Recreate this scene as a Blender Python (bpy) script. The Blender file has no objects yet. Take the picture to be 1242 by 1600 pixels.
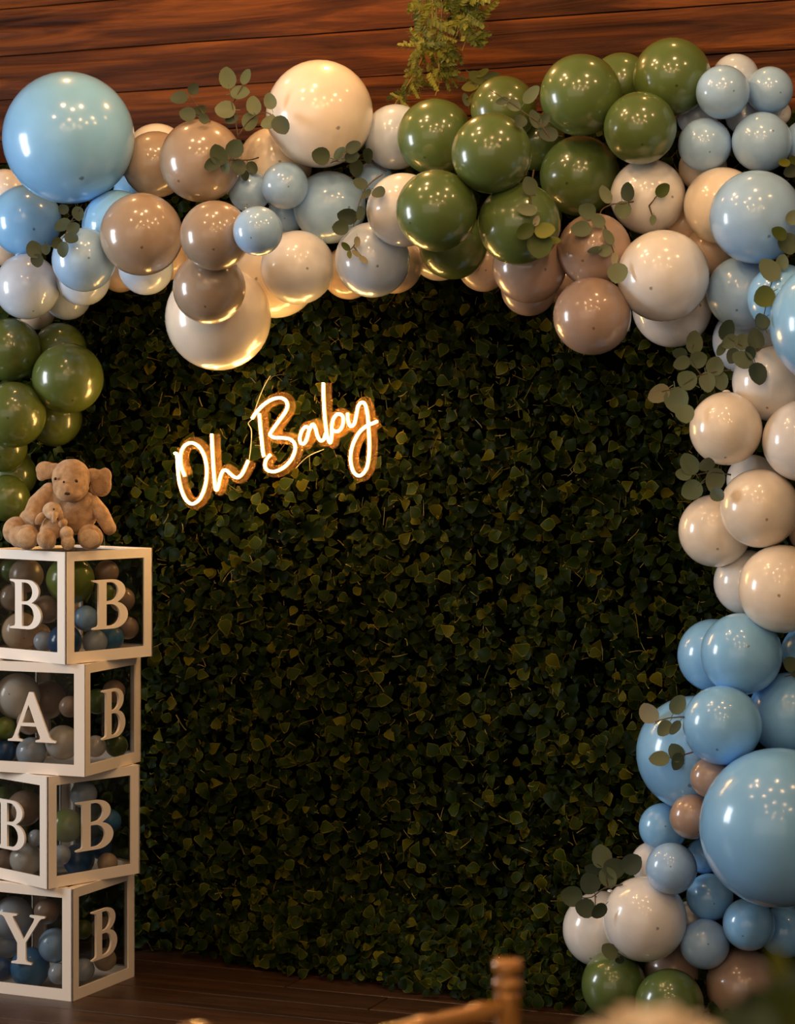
import bpy, bmesh, math, random
import numpy as np
from mathutils import Vector, Matrix, Quaternion

random.seed(7)
rng = np.random.default_rng(7)
SC = bpy.context.scene
COL = SC.collection

# ------------------------------------------------------------------ camera
F = 3600.0            # focal length in pixels of the 1242 x 1600 frame
CX, HY = 621.0, 690.0 # principal column, horizon row
CH = 1.495            # camera height
cam_d = bpy.data.cameras.new('camera')
cam = bpy.data.objects.new('camera', cam_d)
COL.objects.link(cam)
cam_d.sensor_fit = 'VERTICAL'
cam_d.sensor_height = 24.0
cam_d.sensor_width = 24.0
cam_d.lens = F / 1600 * 24.0
cam_d.shift_y = -(800 - HY) / 1600.0
cam_d.clip_start = 0.05
cam_d.clip_end = 60
cam.location = (0, 0, CH)
cam.rotation_euler = (math.pi / 2, 0, 0)
cam_d.dof.use_dof = True
cam_d.dof.focus_distance = 6.1
cam_d.dof.aperture_fstop = 3.0
SC.camera = cam

# ------------------------------------------------------------------ world, lights, exposure
SC.view_settings.view_transform = 'Standard'
SC.view_settings.look = 'None'
SC.view_settings.gamma = 1.0
SC.view_settings.use_curve_mapping = False
SC.view_settings.exposure = 0.42
W = bpy.data.worlds.new('room_ambient')
SC.world = W
W.use_nodes = True
W.node_tree.nodes['Background'].inputs[0].default_value = (1.0, 0.76, 0.54, 1)
W.node_tree.nodes['Background'].inputs[1].default_value = 0.115


def lamp(name, kind, loc, energy, color, **kw):
    d = bpy.data.lights.new(name, kind)
    d.energy = energy
    d.color = color
    for k, v in kw.items():
        setattr(d, k, v)
    o = bpy.data.objects.new(name, d)
    o.location = loc
    COL.objects.link(o)
    return o


WARM = (1.0, 0.60, 0.29)
# daylight from the window in the room's left wall
win = lamp('window_daylight', 'AREA', (-3.6, 5.55, 1.75), 52, (0.88, 0.94, 1.0), shape='RECTANGLE', size=0.8, size_y=1.4)
win.rotation_euler = (math.pi / 2, 0, -math.pi / 2 - 0.05)
# added soft fill far behind the camera, brightens the balloons from the front
fro = lamp('front_fill', 'AREA', (-2.6, -3.0, 2.3), 62, (1.0, 0.86, 0.70), shape='RECTANGLE', size=8.0, size_y=4.0)
fro.rotation_euler = (Vector((0.4, 6.3, 1.0)) - Vector((-2.6, -3.0, 2.3))).to_track_quat('-Z', 'Y').to_euler()
# ceiling string of small warm bulbs
BULBS = [(-0.95, 5.35, 3.35), (-0.55, 5.1, 3.4), (-0.35, 5.5, 3.3), (0.75, 5.0, 3.35), (0.2, 4.35, 3.3), (-0.5, 3.9, 3.35),
         (0.95, 4.1, 3.3), (-1.5, 4.4, 3.35), (1.7, 4.5, 3.4), (0.1, 2.9, 3.3), (-0.9, 2.6, 3.3), (1.0, 2.5, 3.3),
         (-1.3, 1.5, 3.2), (-0.3, 1.2, 3.1), (0.7, 1.4, 3.2), (1.6, 1.8, 3.2), (-0.8, 0.2, 3.0), (0.5, -0.2, 3.0)]  # this row is added for frontal warm light and glints
for i, b in enumerate(BULBS):
    lamp('string_bulb', 'POINT', b, 12.5, WARM, shadow_soft_size=0.04)
# wall washer bulbs close to the plank wall, above the frame
lamp('wall_bulb', 'POINT', (-0.12, 6.32, 2.98), 8.0, (1.0, 0.5, 0.17), shadow_soft_size=0.03)
lamp('wall_bulb', 'POINT', (-0.95, 6.45, 3.15), 6.0, (1.0, 0.5, 0.17), shadow_soft_size=0.03)
lamp('wall_bulb', 'POINT', (0.75, 5.95, 3.15), 2.5, (1.0, 0.52, 0.18), shadow_soft_size=0.03)

# ------------------------------------------------------------------ helpers
def P(px, py, D):
    return Vector(((px - CX) / F * D, D, CH - (py - HY) / F * D))


def tag(o, label=None, cat=None, group=None, kind=None):
    if label: o['label'] = label
    if cat: o['category'] = cat
    if group: o['group'] = group
    if kind: o['kind'] = kind
    return o


def link(name, data, parent=None, mat=None, loc=None):
    o = bpy.data.objects.new(name, data)
    COL.objects.link(o)
    if parent: o.parent = parent
    if mat is not None and data is not None: 
        if len(data.materials) == 0: data.materials.append(mat)
    if loc is not None: o.location = loc
    return o


def empty(name, loc=(0, 0, 0), rz=0.0):
    o = bpy.data.objects.new(name, None)
    o.empty_display_size = 0.05
    COL.objects.link(o)
    o.location = loc
    o.rotation_euler = (0, 0, rz)
    return o


def mesh(name, verts, faces, smooth=False):
    m = bpy.data.meshes.new(name)
    m.from_pydata([tuple(v) for v in verts], [], faces)
    m.update()
    if smooth:
        m.polygons.foreach_set('use_smooth', [True] * len(m.polygons))
    return m


def bm_mesh(name, bm, smooth=False):
    m = bpy.data.meshes.new(name)
    bm.normal_update()
    bm.to_mesh(m)
    bm.free()
    if smooth:
        m.polygons.foreach_set('use_smooth', [True] * len(m.polygons))
    return m


def bm_box(bm, lo, hi, bevel=0.0):
    r = bmesh.ops.create_cube(bm, size=1.0)
    vs = r['verts']
    for v in vs:
        v.co = Vector([lo[k] + (v.co[k] + 0.5) * (hi[k] - lo[k]) for k in range(3)])
    if bevel > 0:
        es = list({e for v in vs for e in v.link_edges})
        bmesh.ops.bevel(bm, geom=es, offset=bevel, segments=1, affect='EDGES', profile=0.5)


def tube(name, pts, rad, seg=6, closed=False, caps=True):
    """swept tube through pts; rad number or list"""
    pts = [Vector(p) for p in pts]
    n = len(pts)
    rads = rad if isinstance(rad, (list, tuple)) else [rad] * n
    verts, faces = [], []
    up = None
    for i, p in enumerate(pts):
        t = (pts[min(i + 1, n - 1)] - pts[max(i - 1, 0)])
        if t.length < 1e-9: t = Vector((0, 0, 1))
        t.normalize()
        if up is None:
            up = t.orthogonal().normalized()
        up = (up - t * up.dot(t))
        if up.length < 1e-6: up = t.orthogonal()
        up.normalize()
        w = t.cross(up)
        for k in range(seg):
            a = 2 * math.pi * k / seg
            verts.append(p + (up * math.cos(a) + w * math.sin(a)) * rads[i])
    for i in range(n - 1):
        for k in range(seg):
            k2 = (k + 1) % seg
            faces.append((i * seg + k, i * seg + k2, (i + 1) * seg + k2, (i + 1) * seg + k))
    if caps:
        faces.append(tuple(range(seg - 1, -1, -1)))
        faces.append(tuple((n - 1) * seg + k for k in range(seg)))
    return mesh(name, verts, faces, True)


def catmull(pts, sub=6):
    pts = [Vector(p) for p in pts]
    out = []
    for i in range(len(pts) - 1):
        p0 = pts[max(i - 1, 0)]; p1 = pts[i]; p2 = pts[i + 1]; p3 = pts[min(i + 2, len(pts) - 1)]
        for k in range(sub):
            t = k / sub
            out.append(0.5 * ((2 * p1) + (p2 - p0) * t + (2 * p0 - 5 * p1 + 4 * p2 - p3) * t * t + (3 * p1 - p0 - 3 * p2 + p3) * t ** 3))
    out.append(pts[-1])
    return out


def lathe(name, prof, seg=20):
    verts, faces = [], []
    for (r, z) in prof:
        for k in range(seg):
            a = 2 * math.pi * k / seg
            verts.append((r * math.cos(a), r * math.sin(a), z))
    for i in range(len(prof) - 1):
        for k in range(seg):
            k2 = (k + 1) % seg
            faces.append((i * seg + k, i * seg + k2, (i + 1) * seg + k2, (i + 1) * seg + k))
    faces.append(tuple(range(seg - 1, -1, -1)))
    faces.append(tuple((len(prof) - 1) * seg + k for k in range(seg)))
    return mesh(name, verts, faces, True)


# ------------------------------------------------------------------ materials
def principled(name, color, rough=0.5, **kw):
    m = bpy.data.materials.new(name)
    m.use_nodes = True
    b = m.node_tree.nodes['Principled BSDF']
    b.inputs['Base Color'].default_value = (*color, 1)
    b.inputs['Roughness'].default_value = rough
    for k, v in kw.items():
        b.inputs[k.replace('_', ' ')].default_value = v
    return m


def nd(m, kind, **kw):
    n = m.node_tree.nodes.new(kind)
    for k, v in kw.items():
        setattr(n, k, v)
    return n


def lk(m, a, b):
    m.node_tree.links.new(a, b)


def ramp(m, stops):
    r = nd(m, 'ShaderNodeValToRGB')
    e = r.color_ramp.elements
    e[0].position, e[0].color = stops[0][0], (*stops[0][1], 1)
    e[1].position, e[1].color = stops[1][0], (*stops[1][1], 1)
    for p, c in stops[2:]:
        x = e.new(p); x.color = (*c, 1)
    return r


def add_bump(m, scale, strength, dist=0.01, detail=3.0, coord='Object', mapscale=None):
    b = m.node_tree.nodes['Principled BSDF']
    tc = nd(m, 'ShaderNodeTexCoord')
    no = nd(m, 'ShaderNodeTexNoise')
    no.inputs['Scale'].default_value = scale
    no.inputs['Detail'].default_value = detail
    src = tc.outputs[coord]
    if mapscale:
        mp = nd(m, 'ShaderNodeMapping'); mp.inputs['Scale'].default_value = mapscale
        lk(m, src, mp.inputs['Vector']); src = mp.outputs[0]
    lk(m, src, no.inputs['Vector'])
    bu = nd(m, 'ShaderNodeBump')
    bu.inputs['Strength'].default_value = strength
    bu.inputs['Distance'].default_value = dist
    lk(m, no.outputs['Fac'], bu.inputs['Height'])
    lk(m, bu.outputs[0], b.inputs['Normal'])
    return no


def wood_mat(name, stops, rough, stretch=(1.2, 14, 14), bump=0.35, per_object=0.35):
    m = principled(name, (0.1, 0.05, 0.02), rough)
    b = m.node_tree.nodes['Principled BSDF']
    tc = nd(m, 'ShaderNodeTexCoord')
    oi = nd(m, 'ShaderNodeObjectInfo')
    ad = nd(m, 'ShaderNodeVectorMath', operation='ADD')
    sc = nd(m, 'ShaderNodeVectorMath', operation='SCALE'); sc.inputs['Scale'].default_value = 37.0
    cb = nd(m, 'ShaderNodeCombineXYZ')
    for k in range(3): lk(m, oi.outputs['Random'], cb.inputs[k])
    lk(m, cb.outputs[0], sc.inputs[0])
    lk(m, tc.outputs['Object'], ad.inputs[0]); lk(m, sc.outputs[0], ad.inputs[1])
    mp = nd(m, 'ShaderNodeMapping'); mp.inputs['Scale'].default_value = stretch
    lk(m, ad.outputs[0], mp.inputs['Vector'])
    n1 = nd(m, 'ShaderNodeTexNoise'); n1.inputs['Scale'].default_value = 1.6; n1.inputs['Detail'].default_value = 9; n1.inputs['Roughness'].default_value = 0.62; n1.inputs['Distortion'].default_value = 0.8
    lk(m, mp.outputs[0], n1.inputs['Vector'])
    r = ramp(m, stops)
    lk(m, n1.outputs['Fac'], r.inputs[0])
    hs = nd(m, 'ShaderNodeHueSaturation')
    ma = nd(m, 'ShaderNodeMapRange'); ma.inputs['To Min'].default_value = 1 - per_object; ma.inputs['To Max'].default_value = 1 + per_object
    lk(m, oi.outputs['Random'], ma.inputs['Value']); lk(m, ma.outputs[0], hs.inputs['Value'])
    lk(m, r.outputs[0], hs.inputs['Color'])
    lk(m, hs.outputs[0], b.inputs['Base Color'])
    bu = nd(m, 'ShaderNodeBump'); bu.inputs['Strength'].default_value = bump; bu.inputs['Distance'].default_value = 0.01
    lk(m, n1.outputs['Fac'], bu.inputs['Height']); lk(m, bu.outputs[0], b.inputs['Normal'])
    return m


M = {}
M['wall_wood'] = wood_mat('reddish_rough_wood', [(0.34, (0.016, 0.0042, 0.0009)), (0.5, (0.066, 0.0185, 0.0034)), (0.68, (0.18, 0.054, 0.0090))], 0.5, (0.8, 13, 13), 1.0, 0.15)
M['wall_wood'].node_tree.nodes['Principled BSDF'].inputs['Specular IOR Level'].default_value = 0.12
M['floor_wood'] = wood_mat('dark_floor_wood', [(0.3, (0.02, 0.009, 0.004)), (0.55, (0.05, 0.021, 0.009)), (0.75, (0.085, 0.036, 0.015))], 0.38, (1.2, 18, 18), 0.15, 0.2)
M['gap'] = principled('dark_gap', (0.006, 0.003, 0.002), 0.9)


def balloon_mat(name, c, rough=0.36):
    m = principled('latex_' + name, c, rough, Specular_IOR_Level=0.3, Coat_Weight=1.0, Coat_Roughness=0.14)
    b = m.node_tree.nodes['Principled BSDF']
    tc = nd(m, 'ShaderNodeTexCoord')
    # small thick dark spot at the balloon's crown (opposite the knot)
    vd = nd(m, 'ShaderNodeVectorMath', operation='DISTANCE'); vd.inputs[1].default_value = (0, 0, 1.0)
    lk(m, tc.outputs['Object'], vd.inputs[0])
    no = nd(m, 'ShaderNodeTexNoise'); no.inputs['Scale'].default_value = 18
    lk(m, tc.outputs['Object'], no.inputs['Vector'])
    mu = nd(m, 'ShaderNodeMath', operation='MULTIPLY_ADD'); mu.inputs[1].default_value = 0.05; lk(m, no.outputs['Fac'], mu.inputs[0]); lk(m, vd.outputs['Value'], mu.inputs[2])
    r = ramp(m, [(0.05, tuple(x * 0.4 for x in c)), (0.07, c)])
    lk(m, mu.outputs[0], r.inputs[0])
    # faint cloudy unevenness of stretched latex
    n2 = nd(m, 'ShaderNodeTexNoise'); n2.inputs['Scale'].default_value = 2.2; n2.inputs['Detail'].default_value = 4
    lk(m, tc.outputs['Object'], n2.inputs['Vector'])
    mr = nd(m, 'ShaderNodeMapRange'); mr.inputs['From Min'].default_value = 0.3; mr.inputs['From Max'].default_value = 0.7; mr.inputs['To Min'].default_value = 0.94; mr.inputs['To Max'].default_value = 1.05
    lk(m, n2.outputs['Fac'], mr.inputs['Value'])
    hs = nd(m, 'ShaderNodeHueSaturation'); lk(m, mr.outputs[0], hs.inputs['Value']); lk(m, r.outputs[0], hs.inputs['Color'])
    lk(m, hs.outputs[0], b.inputs['Base Color'])
    return m


BC = {'sky': (0.24, 0.53, 0.88), 'ice': (0.355, 0.56, 0.83), 'mist': (0.54, 0.62, 0.74), 'white': (0.80, 0.76, 0.72), 'cream': (0.86, 0.74, 0.60),
      'taupe': (0.36, 0.265, 0.19), 'mocha': (0.40, 0.27, 0.20), 'green': (0.092, 0.140, 0.034), 'olive': (0.085, 0.115, 0.022), 'lime': (0.22, 0.29, 0.045),  # olive: left cluster's green, darkened and yellowed to paint in shade and warm light
      'blue': (0.07, 0.24, 0.48), 'navy': (0.02, 0.09, 0.24), 'peach': (0.72, 0.52, 0.36)}
for k, c in BC.items():
    M['b_' + k] = balloon_mat(k, c)

# ------------------------------------------------------------------ setting: plank wall, floor
TH = math.atan(0.40)              # the backdrop stands turned: its right side nearer
HD = 6.45                         # distance of the hedge front plane on the axis


def hedge_D(px, off=0.0):
    """distance along the view axis of the plane parallel to the hedge, off metres in front of it, in column px"""
    k = (px - CX) / F
    return (HD - off * math.sqrt(1 + 0.16)) / (1 + 0.4 * k)


wall = link('wall_back', None)
bm = bmesh.new(); bm_box(bm, (-3.6, 0.03, 0), (3.6, 0.08, 3.6))
bpy.data.objects.remove(wall)
wall = link('wall_back', bm_mesh('wall_back', bm), None, M['gap'])
wall.location = (0, 6.66, 0); wall.rotation_euler = (0, 0, -TH)
tag(wall, 'reddish brown rough plank wall behind the balloon arch', 'wall', kind='structure')
zs = [0.0, 0.16, 0.31, 0.47, 0.62, 0.78, 0.94, 1.09, 1.25, 1.40, 1.56, 1.71, 1.86, 2.01, 2.15, 2.29, 2.425, 2.555, 2.69, 2.835, 2.98, 3.13, 3.28, 3.43, 3.58]
for i in range(len(zs) - 1):
    segs = [-3.5 - random.random(), random.uniform(-2.4, -1.2), random.uniform(0.2, 1.8), 3.6] if i not in (16, 17, 18) else [[-3.5, -2.1, 2.2, 3.6], [-3.5, -1.8, 1.9, 3.6], [-3.5, -2.6, 2.6, 3.6]][i - 16]
    segs[0] = -3.55
    for a, b2 in zip(segs[:-1], segs[1:]):
        # a rough sawn plank: front face with wavy edges, uneven depth
        n = max(4, int((b2 - a) / 0.16))
        z0, z1 = zs[i] + 0.0004, zs[i + 1] - 0.0004
        dep = random.uniform(0.0, 0.006)
        vs, fs = [], []
        ph = random.random() * 10
        for k in range(n + 1):
            x = a + 0.003 + (b2 - a - 0.006) * k / n
            w0 = 0.001 * math.sin(x * 5 + i) + 0.0005 * math.sin(x * 23 + i)
            w1 = 0.001 * math.sin(x * 5 + i + 1) + 0.0005 * math.sin(x * 23 + i + 1)
            d0 = 0.002 * math.sin(x * 7 + ph)
            vs += [(x, 0.03, z0 + w0), (x, 0.004 - dep + d0, z0 + w0), (x, -0.004 - dep + d0, z0 + w0 + 0.0015),
                   (x, -0.006 - dep + d0, (z0 + z1) / 2), (x, -0.004 - dep + d0, z1 + w1 - 0.0015), (x, 0.004 - dep + d0, z1 + w1), (x, 0.03, z1 + w1)]
        for k in range(n):
            for j in range(6):
                q = k * 7 + j
                fs.append((q, q + 7, q + 8, q + 1))
        fs.append((0, 1, 2, 3, 4, 5, 6)); fs.append(tuple(n * 7 + j for j in (6, 5, 4, 3, 2, 1, 0)))
        pl = link('plank', mesh('plank', vs, fs, False), wall, M['wall_wood'])

bm = bmesh.new(); bm_box(bm, (-4.0, -6.6, -0.08), (4.0, 0.05, -0.012))
floor = link('floor', bm_mesh('floor', bm), None, M['gap'])
floor.location = (0, 6.66, 0); floor.rotation_euler = (0, 0, -TH)
tag(floor, 'dark brown wooden plank floor', 'floor', kind='structure')
for i in range(46):
    y1 = -0.145 * i
    cut = random.uniform(-1.6, 0.2)
    for a, b2 in ((-3.9, cut), (cut, cut + 2.2), (cut + 2.2, 3.9)):
        bm = bmesh.new(); bm_box(bm, (a + 0.0015, y1 - 0.1435, -0.02), (b2 - 0.0015, y1 - 0.0015, 0.0), 0.002)
        link('plank', bm_mesh('floor_plank', bm), floor, M['floor_wood'])

# ------------------------------------------------------------------ the leafy hedge backdrop
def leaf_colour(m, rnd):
    """dark leaf blade, shade by the single leaf, with lit yellowish edges painted in"""
    r = ramp(m, [(0.0, (0.0028, 0.0080, 0.0003)), (0.6, (0.0100, 0.0195, 0.0006)), (0.88, (0.024, 0.034, 0.0010)), (1.0, (0.075, 0.066, 0.002))])  # yellow end stop stands in for highlights on leaves
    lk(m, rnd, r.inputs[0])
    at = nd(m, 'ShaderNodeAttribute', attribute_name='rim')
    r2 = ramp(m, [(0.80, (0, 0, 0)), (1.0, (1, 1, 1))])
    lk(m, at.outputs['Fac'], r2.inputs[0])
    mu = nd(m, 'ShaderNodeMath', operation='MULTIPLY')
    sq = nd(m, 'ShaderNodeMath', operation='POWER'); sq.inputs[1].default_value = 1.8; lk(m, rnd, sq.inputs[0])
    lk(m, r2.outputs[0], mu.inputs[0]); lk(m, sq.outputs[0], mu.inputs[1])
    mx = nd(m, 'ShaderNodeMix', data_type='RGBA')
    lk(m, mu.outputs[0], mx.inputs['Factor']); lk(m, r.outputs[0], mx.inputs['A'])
    mx.inputs['B'].default_value = (0.17, 0.125, 0.004, 1)  # yellow of light-catching leaf edges, put into the colour
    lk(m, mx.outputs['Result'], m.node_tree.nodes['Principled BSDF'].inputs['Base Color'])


LIT_RIM = [1.0, 1, 0, 1, 1, 0, 1, 1, 0, 1, 1.0]


def add_lit_rim(me):
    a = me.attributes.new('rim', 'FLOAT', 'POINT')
    a.data.foreach_set('value', np.tile(np.array(LIT_RIM, dtype=np.float32), len(me.vertices) // 11))


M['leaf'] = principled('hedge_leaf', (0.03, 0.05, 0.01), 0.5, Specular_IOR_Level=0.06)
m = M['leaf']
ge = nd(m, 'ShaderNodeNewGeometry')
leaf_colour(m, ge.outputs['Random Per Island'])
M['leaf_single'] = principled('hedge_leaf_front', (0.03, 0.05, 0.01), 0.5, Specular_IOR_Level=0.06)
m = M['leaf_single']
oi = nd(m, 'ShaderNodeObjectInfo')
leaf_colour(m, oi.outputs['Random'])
M['twig'] = principled('hedge_twig_glint', (0.21, 0.155, 0.012), 0.4)  # bright yellow so the short bits read as light glints
M['hedge_back'] = principled('hedge_backing_mesh', (0.0015, 0.002, 0.0008), 0.95, Specular_IOR_Level=0.0)

hedge = empty('leaf_hedge', (0, HD, 0), -TH)
tag(hedge, 'dark green artificial leaf hedge wall behind the balloons and neon sign', 'hedge wall')
bm = bmesh.new(); bm_box(bm, (-1.75, 0.05, 0.03), (1.7, 0.11, 2.34), 0.004)
link('backing_panel', bm_mesh('backing_panel', bm), hedge, M['hedge_back'])


def leaf_template(wid, fold, curl, point=1.0):
    rows = [(0.0, 0.0), (0.16, 0.78), (0.42, 1.0), (0.72, 0.66), (1.0 + 0.10 * point, 0.0)]
    v = []
    for t, w in rows:
        y = t - 0.5
        z = -curl * (t - 0.4) ** 2
        if w == 0.0:
            v.append((0, y, z))
        else:
            ww = w * wid * 0.5
            v += [(-ww, y, z + fold * w), (0, y, z), (ww, y, z + fold * w)]
    f = [(0, 2, 1), (0, 3, 2)]
    for i in range(2):
        a = 1 + i * 3
        f += [(a, a + 1, a + 4, a + 3), (a + 1, a + 2, a + 5, a + 4)]
    f += [(7, 8, 10), (8, 9, 10)]
    return np.array(v), f


LT = [leaf_template(0.92, 0.16, 0.5, 1.0), leaf_template(1.08, 0.22, 0.3, 1.6), leaf_template(0.80, 0.26, 0.8, 0.6), leaf_template(1.0, -0.12, -0.6, 1.2), leaf_template(0.9, 0.10, 1.1, 0.0)]


def rand_rot(n, tilt):
    """rotation matrices: leaf +z -> outward (-y) tilted at random, spun at random"""
    out = np.zeros((n, 3, 3))
    a = rng.uniform(0, 2 * np.pi, n); t = np.abs(rng.normal(0, tilt, n)); az = rng.uniform(0, 2 * np.pi, n)
    z = np.stack([np.sin(t) * np.cos(az), -np.cos(t), np.sin(t) * np.sin(az) + 0.25], 1)
    z /= np.linalg.norm(z, axis=1)[:, None]
    ref = np.tile(np.array([0.0, 0, 1]), (n, 1)) + rng.normal(0, 0.3, (n, 3))
    x = np.cross(ref, z); x /= np.linalg.norm(x, axis=1)[:, None]
    y = np.cross(z, x)
    c, s = np.cos(a)[:, None], np.sin(a)[:, None]
    X = x * c + y * s; Y = -x * s + y * c
    out[:, :, 0] = X; out[:, :, 1] = Y; out[:, :, 2] = z
    return out


NL = 25000
pos = np.stack([rng.uniform(-1.73, 1.68, NL), rng.uniform(-0.035, 0.06, NL), rng.uniform(0.02, 2.36, NL)], 1)
# bushy relief: tufts push leaves outwards
pos[:, 1] -= 0.018 * (np.sin(pos[:, 0] * 17 + np.sin(pos[:, 2] * 9) * 2) * np.sin(pos[:, 2] * 15 + np.sin(pos[:, 0] * 11) * 2))
# at the foot the foliage spills forward over the floor, more so towards the right
NE = 2600
foot = np.stack([rng.uniform(-0.5, 1.68, NE), rng.uniform(-0.035, 0.06, NE), rng.uniform(0.012, 0.22, NE)], 1)
pos = np.concatenate([pos, foot]); NL += NE
pos[:, 1] -= 0.24 * np.clip(1 - pos[:, 2] / 0.24, 0, 1) * np.clip((pos[:, 0] + 0.75) / 1.1, 0, 1)
size = rng.uniform(0.022, 0.041, NL)
R = rand_rot(NL, 0.75)
AV, AF, off = [], [], 0
which = rng.integers(0, len(LT), NL)
for w in range(len(LT)):
    tv, tf = LT[w]
    ids = np.where(which == w)[0]
    V = np.einsum('nij,vj->nvi', R[ids], tv) * size[ids][:, None, None] + pos[ids][:, None, :]
    AV.append(V.reshape(-1, 3))
    nv = len(tv)
    for k in range(len(ids)):
        o = off + k * nv
        AF += [tuple(q + o for q in f) for f in tf]
    off += len(ids) * nv
mm = mesh('leaf_mass', np.concatenate(AV), AF, True)
add_lit_rim(mm)
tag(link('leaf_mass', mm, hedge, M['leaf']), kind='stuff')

# twigs and tendrils between the leaves; the short bits imitate glints of light
TV, TF = [], []
for i in range(4200):
    p = Vector((rng.uniform(-1.7, 1.65), rng.uniform(-0.055, 0.02), rng.uniform(0.03, 2.33)))
    d = Vector(rng.normal(0, 1, 3)); d.y = -abs(d.y) * 0.4; d.normalize()
    c = Vector(rng.normal(0, 1, 3)) * 0.9; c.y *= 0.4
    L = rng.uniform(0.005, 0.016) if i % 6 else rng.uniform(0.015, 0.03); rr = rng.uniform(0.0006, 0.0013)
    pts = [p + d * (L * t) + c * (L * t * t) for t in (0, 0.25, 0.5, 0.75, 1)]
    b0 = len(TV)
    for q in pts:
        for k in range(3):
            an = k * 2.094
            TV.append(q + Vector((math.cos(an) * rr, math.sin(an + 0.7) * rr, math.sin(an) * rr)))
    for s in range(4):
        for k in range(3):
            k2 = (k + 1) % 3
            TF.append((b0 + s * 3 + k, b0 + s * 3 + k2, b0 + s * 3 + 3 + k2, b0 + s * 3 + 3 + k))
tag(link('twig_glint_mass', mesh('twig_glint_mass', TV, TF, True), hedge, M['twig']), kind='stuff')

# the 300 leaves that stand out in front, one by one
LM = []
for tv, tf in LT:
    q = mesh('leaf', tv, tf, True); add_lit_rim(q); q.materials.append(M['leaf_single']); LM.append(q)
R3 = rand_rot(300, 0.55)
k = 0
while k < 300:
    px, py = rng.uniform(130, 1060), rng.uniform(450, 1540)
    off_ = rng.uniform(0.05, 0.08)
    D = hedge_D(px, off_)
    w = P(px, py, D)
    l = Matrix.Rotation(TH, 3, 'Z') @ (w - Vector((0, HD, 0)))
    if l.z < 0.03: continue
    o = link('leaf', LM[k % 5], hedge)
    s = float(rng.uniform(0.034, 0.044))
    o.matrix_local = Matrix.Translation(l) @ Matrix(R3[k].tolist()).to_4x4() @ Matrix.Scale(s, 4)
    k += 1

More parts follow.
